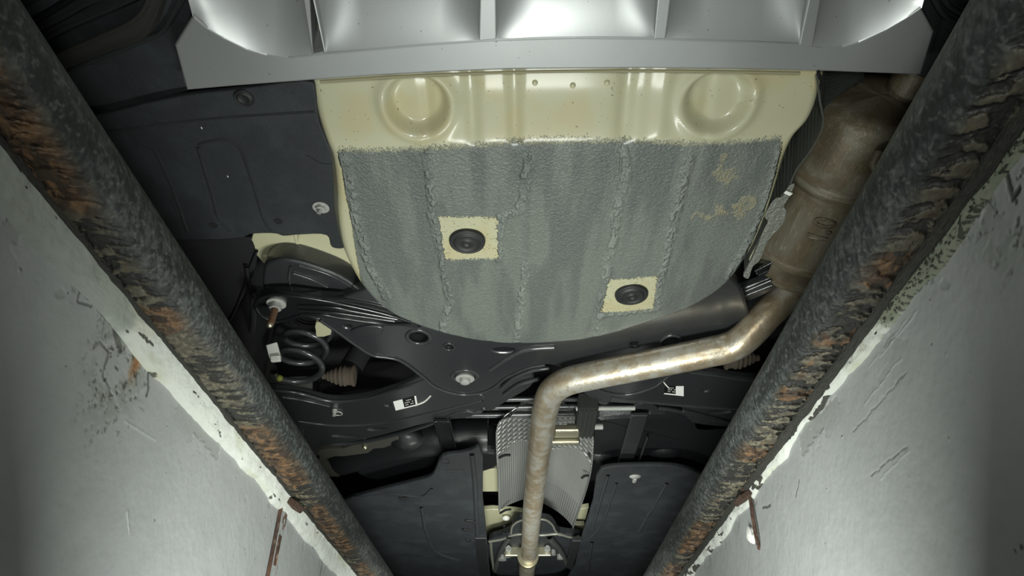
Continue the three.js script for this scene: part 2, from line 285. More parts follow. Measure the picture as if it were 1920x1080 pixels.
// rusted pipe supports let into the walls
const rustTex = tex(256, 256, (i, j) => { const f = fbm(i / 20, j / 20, 4), g = fbm(i / 6, j / 6, 3); let c = mix3([104, 72, 56], [66, 48, 40], ss(0.35, 0.65, f)); return mix3(c, [168, 150, 132], 0.7 * ss(0.6, 0.7, g)); });
M.rust = std({ map: rustTex, roughness: 0.85, bumpMap: rep(tileNoise, 2), bumpScale: 0.003 });
M.rustPaint = std({ roughness: 0.7, bumpMap: rep(tileNoise, 2), bumpScale: 0.003, map: tex(128, 512, (i, j) => { const f = fbm(i / 22, j / 40, 4); const c = mix3([158, 162, 159], [112, 88, 74], ss(0.58, 0.64, f)); return mix3(c, [60, 46, 42], ss(0.68, 0.74, f)); }) });
{
  const a = atX(535, 952, WL + 0.006), t = top('pipe_support', 'rust-stained flat steel upright on the wall under the pipe beside the coil spring', 'bracket');
  const g0 = box(WL + 0.0005, WL + 0.006, a.y - 0.65, a.y + 0.004, a.z - 0.022, a.z + 0.022);
  { const u = g0.attributes.uv; for (let i = 0; i < u.count; i++) u.setXY(i, u.getX(i) * 9, u.getY(i) * 2.5); } t.add(mesh('upright', g0, M.rustPaint));
  t.add(mesh('edge_bar', merge([box(WL + 0.002, WL + 0.008, a.y - 0.65, a.y + 0.004, a.z + 0.021, a.z + 0.025), box(WL + 0.004, WL + 0.009, a.y - 0.12, a.y - 0.06, a.z - 0.004, a.z + 0.008)]), M.rust));
  t.add(mesh('saddle_block', rbox(0.034, 0.014, 0.05, 0.004, V3(-0.503, -0.058, a.z - 0.004), [0, 0, -0.5]), M.rust));
  const b = atX(1408, 930, WR - 0.006), s = top('pipe_support', 'short thin rusty steel hook hanging on the wall under the pipe beside the muffler', 'bracket');
  const e = atX(1421, 1012, WR - 0.006);
  s.add(mesh('hook_bar', tubeW([[b.x - 0.02, b.y + 0.012, b.z + 0.01], [b.x - 0.004, b.y, b.z], [e.x - 0.003, (b.y + e.y) / 2, (b.z + e.z) / 2], [e.x - 0.002, e.y, e.z], [e.x + 0.006, e.y - 0.012, e.z - 0.02]], 0.0038, 40, 8), M.rust));
  s.add(mesh('saddle_block', rbox(0.03, 0.012, 0.05, 0.004, V3(0.452, -0.074, b.z - 0.01), [0, 0, 0.5]), M.rust));
  const k = atX(1408, 1003, WR - 0.004); const pl = new THREE.IcosahedronGeometry(0.012, 3); const pp = pl.attributes.position; for (let i = 0; i < pp.count; i++) { const n = 0.7 + 0.6 * vn(pp.getX(i) * 200 + 50, pp.getY(i) * 200 + pp.getZ(i) * 150 + 50); pp.setXYZ(i, pp.getX(i) * n * 0.7 + k.x, pp.getY(i) * n * 1.4 + k.y, pp.getZ(i) * n + k.z); } pl.computeVertexNormals();
  s.add(mesh('plaster_lump', pl, std({ color: rgb(0.7, 0.7, 0.66), roughness: 0.8 })));
}

// work lamps
LAMPS.forEach((L, i) => {
  const p = V3(...L.at), t = top('work_lamp', L.r ? 'round LED spot lamp on a stand in the pit behind the bumper' : 'flat LED work lamp on a stand in the pit ' + L.where, 'lamp');
  t.add(mesh('stand', merge([tubeW([[p.x, p.y - 0.12, p.z], [p.x, (p.y + PITB) / 2, p.z], [p.x, PITB + 0.01, p.z]], 0.014, 12), new THREE.CylinderGeometry(0.17, 0.18, 0.03, 40).translate(p.x, PITB + 0.015, p.z)]), M.blackPaint));
  const aim = V3(...L.aim), dir = aim.clone().sub(p).normalize(), q = new THREE.Quaternion().setFromUnitVectors(V3(0, 0, 1), dir);   // +z towards the aim point
  const put = (g, dz) => { g.translate(0, 0, dz); g.applyQuaternion(q); g.translate(p.x, p.y, p.z); return g; };
  if (L.r) {
    t.add(mesh('housing', put(new THREE.CylinderGeometry(L.r + 0.012, L.r, 0.07, 40).rotateX(Math.PI / 2), -0.045), M.plastic));
    t.add(mesh('lens', put(new THREE.CircleGeometry(L.r, 40), -0.008), std({ color: 0xffffff, emissive: 0xf4fbf6, emissiveIntensity: 1.5 })));
    const l = new THREE.SpotLight(0xf6fbf4, L.power, 0, L.cone, 0.55, 2); l.position.copy(p); l.target.position.copy(aim); l.castShadow = true; l.shadow.radius = L.r / 0.02; scene.add(l, l.target);
    return;
  }
  t.add(mesh('housing', put(new RoundedBoxGeometry(L.w + 0.04, L.h + 0.04, 0.05, 3, 0.01), -0.03), M.plastic));
  t.add(mesh('lens', put(new THREE.PlaneGeometry(L.w, L.h), -0.0025), std({ color: 0xffffff, emissive: 0xf4fbf6, emissiveIntensity: 1.5 })));
  const l = new THREE.RectAreaLight(0xf6fbf4, L.power, L.w, L.h); l.position.copy(p); l.castShadow = true; scene.add(l);
  l.quaternion.setFromUnitVectors(V3(0, 0, -1), dir);
});

// ------------------------------------------------------------------ the car
const CX = 0.045, CZ = -1.5;
const car = top('car', 'silver and black car over the inspection pit, seen from below its rear end', 'car'); car.position.set(CX, 0, CZ);
function part(name, g, m, label, parent = car) { g.translate(-CX, 0, -CZ); const o = mesh(name, g, m); if (label) o.userData.label = label; parent.add(o); return o; }
const mir = ([px, py, y]) => [2 * (988 + 0.045 * (1464 - py)) - px, py, y];

// --- spare wheel well
const D0 = -at(960, 272, 0.26).z;
function tubY(x, z) {
  const t = D0 + z; let y = 0.26;            // t > 0 behind the rear edge
  const sp = (k, w) => { const q = t - k; return 0.5 * (q + Math.sqrt(q * q + w * w)) ; };
  y += 0.42 * sp(0.004, 0.014) - 0.30 * sp(0.075, 0.02) ;
  for (const [cx, cz, r] of DISCS) { const d = Math.hypot(x - cx, (z - cz) * 1.05); y += 0.014 * (ss(r * 1.14, r * 0.8, d)) - 0.006 * Math.exp(-((d - r * 1.2) ** 2) / (0.010 ** 2)); }
  for (const [rx, w, a] of RIBS) y += 1.5 * a * Math.exp(-((x - rx) ** 2) / (w * w)) * ss(-0.02, 0.03, t);
  for (const [rx, w, a] of RIBS) y += 0.35 * a * Math.exp(-((x - rx) ** 2) / (w * w)) * ss(0.0, -0.03, t);
  return y;
}
const DISCS = [], RIBS = [];
{ const f = (z) => 0.26; for (const [px, py, r] of [[782, 192, 0.044], [1345, 186, 0.046]]) { const p = at(px, py, 0.285); DISCS.push([p.x, p.z, r]); }
  for (const [px, py, w, a] of [[885, 210, 0.011, 0.004], [965, 210, 0.010, 0.004], [1172, 215, 0.012, 0.005], [1245, 190, 0.012, -0.003], [1318, 240, 0.008, 0.002], [806, 250, 0.008, 0.002]]) RIBS.push([at(px, py, 0.275).x, w, a]); }
const GRAY = [[633, 284], [700, 284], [800, 281], [900, 275], [960, 270], [1100, 268], [1200, 268], [1300, 272], [1400, 268], [1462, 262], [1462, 290], [1450, 340], [1432, 400], [1412, 450], [1400, 480], [1420, 560], [1300, 640], [1000, 720], [700, 640], [672, 500], [662, 440], [648, 360]].map(([a, b]) => { const p = at(a, b, 0.26); return [p.x, p.z]; });
const SEAMS = [
  [[795, 292], [805, 330], [808, 400], [815, 440], [830, 500], [842, 560], [830, 600], [828, 640]], [[990, 300], [980, 330], [978, 375], [965, 398], [936, 405], [934, 440], [932, 485]],
  [[984, 495], [976, 550], [970, 600], [965, 650]], [[1168, 283], [1165, 330], [1155, 390], [1146, 450], [1138, 500], [1125, 560], [1116, 650]], [[1290, 300], [1272, 360], [1258, 420], [1248, 480], [1232, 540], [1228, 580], [1130, 590]],
  [[642, 292], [655, 360], [668, 430], [690, 500], [720, 560]], [[1462, 275], [1444, 350], [1425, 410], [1395, 470], [1365, 520]],
].map(s => s.map(([a, b]) => { const p = at(a, b, 0.26); return [p.x, p.z]; }));
const PLUGS = [[876, 452, 0.0335], [1184, 552, 0.034]].map(([a, b, r]) => { const p = at(a, b, 0.258); return [p.x, p.z, r]; });
const SQ = [[[822, 406], [933, 408], [934, 486], [834, 487]], [[1142, 524], [1233, 518], [1224, 580], [1126, 587]]].map(s => s.map(([a, b]) => { const p = at(a, b, 0.26); return [p.x, p.z]; }));
const WEAR = [[1316, 408, 0.013], [1342, 398, 0.016], [1372, 400, 0.017], [1395, 382, 0.015], [1358, 330, 0.016], [1352, 300, 0.01]].map(([a, b, r]) => { const p = at(a, b, 0.26); return [p.x, p.z, r]; });
{
  const N = 1400, X0 = -0.5, Z0 = -1.5, S = 1.15, hg = new Float32Array(N * N);
  const col = tex(N, N, (i, j) => {
    const x = X0 + i / N * S, z = Z0 + j / N * S, g = fbm(x * 260, z * 260, 3), q = fbm(x * 520, z * 520, 2), f = fbm(x * 14, z * 14, 4), w = 0.010 * (fbm(x * 40, z * 40, 4) - 0.5);
    const rnd = LAT[(i * 419 + j * 1013 + ((i * j) >> 3)) & 65535], over = 0.004 * (g - 0.5) * 2 + 0.014 * rnd * rnd * (0.5 + f);
    let cov = inPoly(x + w * 0.4, z - over + 0.004, GRAY) ? 1 : 0;
    for (const s of SQ) { const e = 0.007; if (inPoly(x + e * (g - 0.5) * 1.6, z + e * (q - 0.5) * 2.2, s)) cov = q > 0.83 ? 0.5 : 0; }
    const n1 = LAT[(i * 193 + j * 71) & 65535];
    let cr = [178 + 8 * (f - 0.5), 176 + 8 * (f - 0.5), 148 + 10 * (f - 0.5)]; cr = mix3(cr, [176, 164, 122], 0.5 * ss(0.45, 0.68, f));
    if (vn(x * 330, z * 330) > 0.975) cr = [60, 56, 46];
    const streak = fbm(x * 30, z * 5 + 3, 3);
    let gr = mix3([94, 99, 95], [108, 113, 107], ss(0.35, 0.7, streak)); gr = gr.map(v => v + 20 * (q - 0.5) + 12 * (n1 - 0.5));
    let h = cov ? 0.40 + 0.16 * (g - 0.5) + 0.12 * (q - 0.5) : 0.25;
    if (cov) for (const s of SEAMS) if (near(x, z, s, 0.07)) {
      const wob = 0.012 * (fbm(x * 26, z * 26, 3) - 0.5), [d, sd] = segDist(x + wob, z + wob * 0.5, s);
      if (d < 0.06) { h += 0.07 * (sd > 0 ? 1 - ss(0.02, 0.06, d) : 0); if (d < 0.02) { const t = (1 - ss(0.004, 0.013, d * (sd > 0 ? 0.8 : 1.6))) * (0.35 + 0.9 * ss(0.35, 0.65, fbm(x * 150, z * 90, 3))); h += 0.42 * t; gr = gr.map(v => v + 14 * t); } }
    }
    for (const [a, b, r] of WEAR) { const d = Math.hypot(x - a, z - b); if (d < r * 1.5 && cov) { const t = ss(0.48, 0.60, fbm(x * 90 + 3, z * 60, 4) + 0.16 * (1 - d / r)); gr = mix3(gr, [144, 137, 112], 0.65 * t); h += 0.16 * t * q; } }
    hg[j * N + i] = h; return mix3(cr, gr, cov);
  }, true, THREE.ClampToEdgeWrapping);
  M.tub = phy({ map: col, bumpMap: tex(N, N, (i, j) => hg[j * N + i], false, THREE.ClampToEdgeWrapping), bumpScale: 0.0085, roughness: 0.48, clearcoat: 0.35, clearcoatRoughness: 0.16 });
  const rim = [[590, 110], [596, 160], [606, 215], [620, 262], [632, 292], [640, 350], [643, 420], [656, 480], [692, 545], [740, 588], [820, 620], [900, 638], [965, 643], [1050, 640], [1110, 632], [1200, 608], [1290, 576], [1352, 536], [1395, 480], [1425, 415], [1446, 350], [1462, 295], [1480, 258], [1508, 225], [1524, 180], [1528, 110]];
  const W = rim.map(([a, b]) => at(a, b, (x, z) => tubY(x, z))).map(p => V3(p.x, 0, p.z)), C = at(1045, 400, 0.26);
  const cv = new THREE.CatmullRomCurve3(W, true, 'centripetal'), NA = 420, P = cv.getSpacedPoints(NA).slice(0, NA);
  const pos = [], uv = [], idx = [], rows = [];
  for (let k = 0; k <= 90; k++) rows.push(['in', k / 90]);
  for (let k = 1; k <= 7; k++) rows.push(['rim', k / 7]);
  for (let k = 1; k <= 6; k++) rows.push(['wall', k / 6]);
  for (const [kind, t] of rows) for (let i = 0; i < NA; i++) {
    const a = P[i], b = P[(i + 1) % NA], c = P[(i + NA - 1) % NA], tx = b.x - c.x, tz = b.z - c.z, l = Math.hypot(tx, tz); let nx = tz / l, nz = -tx / l; if (nx * (a.x - C.x) + nz * (a.z - C.z) < 0) { nx = -nx; nz = -nz; }
    let x, y, z; const r = 0.014, ph = 1.05;
    if (kind === 'in') { const s = t < 1 ? Math.pow(t, 0.85) : 1; x = mix(C.x, a.x - nx * 0.004 * s, s); z = mix(C.z, a.z - nz * 0.004 * s, s); y = tubY(x, z); }
    else { const f = kind === 'rim' ? t * ph : ph, o = r * Math.sin(f) - 0.004, u = r * (1 - Math.cos(f)), e = kind === 'wall' ? t * 0.2 : 0; x = a.x + nx * (o + e * Math.cos(ph) * 0.8); z = a.z + nz * (o + e * Math.cos(ph) * 0.8); y = tubY(a.x, a.z) + u + e * Math.sin(ph); }
    pos.push(x, y, z); uv.push((x - X0) / S, (z - Z0) / S);
  }
  for (let k = 0; k + 1 < rows.length; k++) for (let i = 0; i < NA; i++) { const j = (i + 1) % NA, a = k * NA + i, b = k * NA + j, c = a + NA, d = b + NA; idx.push(a, c, b, b, c, d); }
  const g = new THREE.BufferGeometry(); g.setAttribute('position', new THREE.Float32BufferAttribute(pos, 3)); g.setAttribute('uv', new THREE.Float32BufferAttribute(uv, 2)); g.setIndex(idx); g.computeVertexNormals();
  const well = part('spare_wheel_well', g, M.tub, 'cream painted spare wheel well with grey sprayed underseal');
  for (const [x, z, r] of PLUGS) {
    const pg = lathe([[0, 0.008], [0.004, 0.0075], [0.006, 0.010], [0.0075, 0.010], [0.009, 0.007], [r * 0.55, 0.0065], [r * 0.6, 0.0095], [r * 0.68, 0.0095], [r * 0.74, 0.0055], [r * 0.84, 0.006], [r * 0.9, 0.0075], [r * 0.97, 0.006], [r, 0.002], [r, -0.004]], 48);
    part('rubber_plug', orient(pg, V3(x, 0.26, z), [0, -1, 0]), M.rubber, 'round black rubber plug', well);
  }
  for (const [px, py] of [[1003, 155], [1074, 160], [1138, 155]]) { const p = at(px, py, (x, z) => tubY(x, z)); part('weld_stud', new THREE.SphereGeometry(0.0045, 14, 10).translate(p.x, p.y, p.z), M.cream, null, well); }
}

// --- silver rear bumper: lip, ribs and recessed diffuser panels
{
  const YL = 0.268;
  const F = [[350, 170], [430, 163], [590, 151], [700, 143], [830, 136], [960, 131], [1200, 129], [1400, 131], [1560, 135], [1727, 141]];
  const G = [[362, 28], [390, 52], [420, 70], [465, 92], [500, 102], [540, 106], [600, 100], [700, 91], [800, 82], [900, 75], [940, 73], [1080, 69], [1230, 71], [1350, 75], [1500, 82], [1540, 88], [1580, 86], [1610, 78], [1660, 55], [1700, 32], [1727, 14]];
  const outline = [...F, [1752, 60], ...G.slice().reverse(), [327, 85]];
  const bumper = part('rear_bumper', plate(outline, YL, 0.016, { bevel: 0.0035, smooth: 0 }), M.silver, 'silver painted bumper lip');
  const fins = [[[584, 104], [612, 98], [591, 0], [578, 0]], [[897, 78], [932, 75], [931, -10], [899, -10]], [[1225, 74], [1249, 74], [1260, -10], [1233, -10]], [[1497, 86], [1524, 90], [1541, -10], [1517, -10]]];
  for (const f of fins) { const a = f[0], b = f[1], c = f[2], d = f[3]; const ext = (p, q) => [q[0] + (q[0] - p[0]) * 2.8, q[1] + (q[1] - p[1]) * 2.8]; part('diffuser_fin', plate([a, b, ext(b, c), ext(a, d)], YL + 0.0005, 0.16, { bevel: 0.0025, smooth: 0 }), M.silver, null, bumper); }
  // panels between the ribs
  const Gc = curve(G, YL).getPoints(400);
  const zAt = (x) => { for (let i = 0; i + 1 < Gc.length; i++) if (x >= Gc[i].x && x <= Gc[i + 1].x) { const t = (x - Gc[i].x) / (Gc[i + 1].x - Gc[i].x); return mix(Gc[i].z, Gc[i + 1].z, t); } return x < Gc[0].x ? Gc[0].z : Gc[Gc.length - 1].z; };
  const fx = fins.map(f => { const p = f.slice(0, 2).map(([a, b]) => at(a, b, YL)), q = f.slice(2).map(([a, b]) => at(a, b, YL)); return { l: [p[0].x, q[1].x], r: [p[1].x, q[0].x], z0: p[0].z, z1: q[0].z }; });
  const xe = (k, side, z) => { const f = fx[k], t = (z - f.z0) / (f.z1 - f.z0), e = side ? f.r : f.l; return mix(e[0], e[1], t); };
  for (let k = 0; k <= 4; k++) {
    const first = k === 0, last = k === 4;
    const g = grid(90, 70, (u, v) => {
      const z0 = first ? Gc[0].z : 0;
      let s = v < 0.85 ? Math.pow(v / 0.85, 1.6) * 0.34 : 0.34, up = v < 0.85 ? 0 : (v - 0.85) / 0.15 * 0.35;
      // fixed point between the edges at this depth
      let x = 0, z = 0;
      const xa0 = first ? Gc[0].x + 0.001 : xe(k - 1, 1, fx[k - 1].z0), xb0 = last ? Gc[Gc.length - 1].x - 0.001 : xe(k, 0, fx[k].z0);
      z = zAt(mix(xa0, xb0, u)) + s;
      const xa = first ? Gc[0].x - 0.10 * Math.max(0, z - Gc[0].z) - 0.002 : xe(k - 1, 1, z) - 0.003, xb = last ? Gc[Gc.length - 1].x + 0.10 * Math.max(0, z - Gc[Gc.length - 1].z) + 0.002 : xe(k, 0, z) + 0.003;
      x = mix(xa, xb, u);
      const R = 0.055, da = first ? 9 : x - xa, db = last ? 9 : xb - x, q = Math.min(da, db), t = clamp(q / R), cross = Math.sqrt(Math.max(0, 1 - (1 - t) * (1 - t)));
      const deep = (first || last) ? 0.038 : 0.05, prof = (1 - Math.exp(-s / 0.07)) * deep + 0.14 * s;
      return V3(x, YL + 0.001 + (prof * cross + 0.02 * s * (1 - cross)) + up, z);
    });
    part('diffuser_panel', g, M.silver, null, bumper);
  }
  // black lower bumper sides with vents
  const side = part('bumper_side', plate([[30, -120], [395, -120], [362, 20], [335, 85], [352, 172], [205, 212], [120, 215], [-40, 60]], 0.302, 0.02, { smooth: 0 }), M.plastic, 'black textured plastic lower bumper corner');
  const l1 = [[60, 122], [130, 93], [190, 67], [243, 42], [262, 26], [276, 2], [284, -30]], l2 = [[85, 152], [150, 122], [215, 97], [268, 78], [285, 62], [300, 36], [325, -35]];
  part('vent_frame', merge([ribbon(l1, l2, 0.285, 0.299, 70, 0.006), tube(l1, 0.284, 0.0035, 70)]), M.ventFrame, 'glossy dark metal vent frame', side);
  part('trim_bead', merge([tube([[85, 155], [148, 124], [220, 96], [268, 76], [300, 62], [316, 42], [338, -2], [352, -30]], 0.296, 0.0035, 70), tube([[300, 60], [322, 38], [350, -10]], 0.297, 0.002, 40)]), M.blackPaint, null, side);
  for (const s of [[[60, 95], [115, 63], [180, 34], [262, -2], [300, -22]], [[60, 65], [110, 42], [160, 14], [215, -16]]]) part('vent_slat', ribbon(s, s.map(([a, b]) => [a - 6, b - 26]), 0.283, 0.3, 40, 0.003), M.blackPaint, null, side);
  part('vent_slat', merge([tube([[60, 40], [95, 19], [122, 2], [150, -16]], 0.282, 0.004, 30)]), M.blackGloss, null, side);
  const side2 = part('bumper_side', plate([[1735, -120], [2100, -120], [2060, 60], [1900, 190], [1722, 144], [1752, 60], [1722, 0]], 0.302, 0.02, { smooth: 0 }), M.plastic, 'black textured plastic lower bumper corner');
  part('vent_frame', merge([tube([[1742, -20], [1768, 25], [1790, 40], [1860, 60]], 0.292, 0.004, 40), tube([[1760, -20], [1785, 15], [1850, 40]], 0.292, 0.004, 40)]), M.blackPaint, null, side2);
  part('bumper_seam_gasket', tube([[600, 153], [760, 143], [980, 135], [1200, 133], [1400, 135], [1500, 137]], 0.272, 0.0022, 80, 8), std({ color: rgb(0.28, 0.26, 0.16), roughness: 0.8 }), null, bumper);
}

// --- black underbody panel beside the wheel well
{
  const Y = 0.287;
  const g = plate([[100, 235], [205, 212], [330, 182], [450, 168], [585, 155], [592, 175], [600, 232], [622, 285], [636, 330], [640, 390], [650, 420], [658, 440], [656, 458], [640, 467], [622, 464], [612, 442], [560, 441], [530, 443], [518, 439], [470, 440], [455, 446], [380, 450], [300, 448], [200, 420]], Y, 0.010, { smooth: 4, bevel: 0.003 });
  const tray = part('underbody_panel', g, M.plastic, 'black plastic underbody panel with shallow pressed ribs');
  part('pressed_rib', merge([tube([[208, 245], [330, 228], [450, 217], [590, 208]], Y + 0.0015, 0.0032, 60), tube([[270, 273], [285, 276], [300, 300], [330, 370], [352, 435]], Y + 0.001, 0.003, 50), tube([[372, 275], [376, 290], [400, 370], [412, 410], [432, 432]], Y + 0.001, 0.0035, 50), tube([[372, 272], [388, 265], [430, 262], [447, 272], [470, 330], [500, 420], [510, 432]], Y + 0.001, 0.0032, 70), tube([[575, 290], [605, 305], [630, 306]], Y + 0.001, 0.002, 20)]), M.plastic, null, tray);
  const c = at(458, 183, Y), cl = lathe([[0, 0.003], [0.006, 0.003], [0.0075, 0.005], [0.010, 0.005], [0.011, 0.002], [0.013, 0.004], [0.0145, 0.0035], [0.0155, 0]], 36); part('push_clip', orient(cl, V3(c.x, Y + 0.0005, c.z), [0, -1, 0]), M.rubber, null, tray);
  for (const [px, py] of [[400, 422], [522, 415]]) { const p = at(px, py, Y); part('drain_hole', orient(new THREE.CylinderGeometry(0.0075, 0.0075, 0.002, 24), V3(p.x, Y, p.z), [0, 1, 0]), M.blackMatt, 'small round hole', tray); }
  const b = at(602, 388, Y);
  part('fixing_bolt', merge([orient(new THREE.CylinderGeometry(0.009, 0.009, 0.006, 6), V3(b.x, Y - 0.004, b.z), [0, 1, 0]), orient(new THREE.CylinderGeometry(0.014, 0.015, 0.003, 24), V3(b.x, Y - 0.0005, b.z), [0, 1, 0]), orient(new THREE.CylinderGeometry(0.003, 0.004, 0.014, 12), V3(b.x, Y - 0.008, b.z), [0.4, 1, 0.2])]), M.steel, 'dull steel bolt', tray);
  for (const [px, py] of [[427, 331], [378, 240]]) { const p = at(px, py, Y); part('chip_mark', new THREE.SphereGeometry(0.0014, 8, 6).scale(0.7, 0.3, 1.8).translate(p.x, Y, p.z), M.paper, null, tray); }
}

// --- floor above everything, chassis rails
part('floor_pan', merge([box(-0.85, 0.95, 0.46, 0.48, -5.2, -0.72), box(-0.85, -0.83, 0.28, 0.48, -5.2, -0.45), box(0.93, 0.95, 0.28, 0.48, -5.2, -0.45)]), M.blackMatt, 'black underbody floor');
{
  const r = part('chassis_rail', plate([[476, 430], [560, 430], [640, 430], [700, 460], [740, 560], [690, 545], [630, 522], [590, 508], [540, 494], [493, 494]], 0.335, 0.06, { smooth: 3 }), M.cream, 'cream painted chassis rail');
  part('rail_pocket', merge([tube([[494, 480], [530, 478], [548, 474], [556, 462], [562, 440], [566, 425]], 0.336, 0.0035, 40), tube([[548, 425], [556, 455], [552, 476]], 0.336, 0.003, 30)]), M.cream, null, r);
  part('stiffener_tab', plate([[592, 606], [606, 604], [618, 615], [620, 628], [594, 632], [592, 622]], 0.33, 0.01, { smooth: 2, bevel: 0.002 }), M.cream, null, r);
  part('chassis_rail', plate([[1400, 400], [1470, 380], [1480, 440], [1462, 460], [1430, 470], [1405, 490]], 0.33, 0.05, { smooth: 2 }), M.cream, 'cream painted chassis rail');
}
// black wheel arch liner at the left with cable
{
  const lin = part('wheel_arch_liner', plate([[330, 450], [470, 448], [482, 470], [478, 505], [455, 560], [428, 610], [430, 700], [380, 720], [250, 560]], 0.335, 0.01, { smooth: 3 }), M.blackMatt, 'black wheel arch liner');
  part('brake_hose', merge([tube([[482, 470], [470, 500], [458, 540], [440, 585], [424, 612]], 0.33, 0.0025, 40), tube([[474, 545], [476, 590], [470, 640], [460, 690]], 0.32, 0.008, 40), tube([[462, 500], [466, 522], [470, 545]], 0.325, 0.004, 20)]), M.rubber, null, lin);
}
// --- left trailing arm
{
  const y = 0.29;
  const arm = part('trailing_arm', plate([[492, 520], [497, 498], [520, 488], [548, 489], [590, 500], [640, 520], [690, 555], [740, 590], [770, 610], [700, 612], [640, 585], [590, 568], [545, 562], [500, 556], [492, 540]], y, 0.05, { bevel: 0.008, smooth: 4 }), M.blackPaint, 'black pressed steel arm');
  part('arm_rib', merge([tube([[545, 498], [542, 520], [545, 538]], y, 0.003, 20), tube([[550, 512], [580, 522], [614, 538]], y - 0.001, 0.0028, 30), tube([[500, 540], [540, 541], [600, 548]], y, 0.004, 30), tube([[560, 497], [610, 512], [650, 532], [680, 556]], y, 0.003, 30)]), M.blackPaint, null, arm);
  const y2 = 0.262;
  const link = part('lateral_link', plate([[477, 573], [484, 560], [505, 552], [540, 551], [600, 558], [660, 564], [720, 576], [775, 600], [790, 615], [740, 612], [690, 608], [640, 598], [600, 590], [572, 590], [550, 596], [530, 602], [500, 598], [484, 588]], y2, 0.022, { bevel: 0.005, smooth: 5 }), M.blackGloss, 'glossy black pressed link');
  part('link_flange', merge([tube([[477, 574], [486, 560], [510, 553], [545, 555], [600, 563], [650, 572], [720, 588], [770, 603]], y2 - 0.001, 0.004, 60), tube([[478, 576], [490, 592], [515, 602], [540, 598], [566, 590], [600, 590], [650, 598], [720, 607], [770, 607]], y2 - 0.001, 0.004, 60), tube([[560, 574], [620, 576], [680, 586], [745, 598]], y2 - 0.002, 0.005, 40), tube([[560, 582], [620, 586], [680, 594], [740, 602]], y2 - 0.002, 0.004, 40)]), M.blackGloss, null, link);
  const b = at(519, 566, y2);
  const bolt = part('link_bolt', merge([orient(new THREE.CylinderGeometry(0.0195, 0.02, 0.005, 30), V3(b.x, y2 - 0.003, b.z), [0, 1, 0]), orient(new THREE.CylinderGeometry(0.012, 0.013, 0.014, 6), V3(b.x, y2 - 0.011, b.z), [0, 1, 0])]), M.steel, 'greasy steel flange nut', link);
  const th = []; for (let k = 0; k < 9; k++) th.push(orient(new THREE.CylinderGeometry(0.0062, 0.0074, 0.0045, 16), V3(b.x - 0.0003 * k, y2 - 0.018 - 0.0042 * k, b.z), [0.05, 1, 0]));
  part('stud', merge(th), M.rustStud, 'rusty threaded stud', link);
  part('stud_tip', new THREE.SphereGeometry(0.0066, 16, 12).scale(1, 1.1, 1).translate(b.x - 0.003, y2 - 0.056, b.z), M.zinc, 'bright stud tip', link);
}
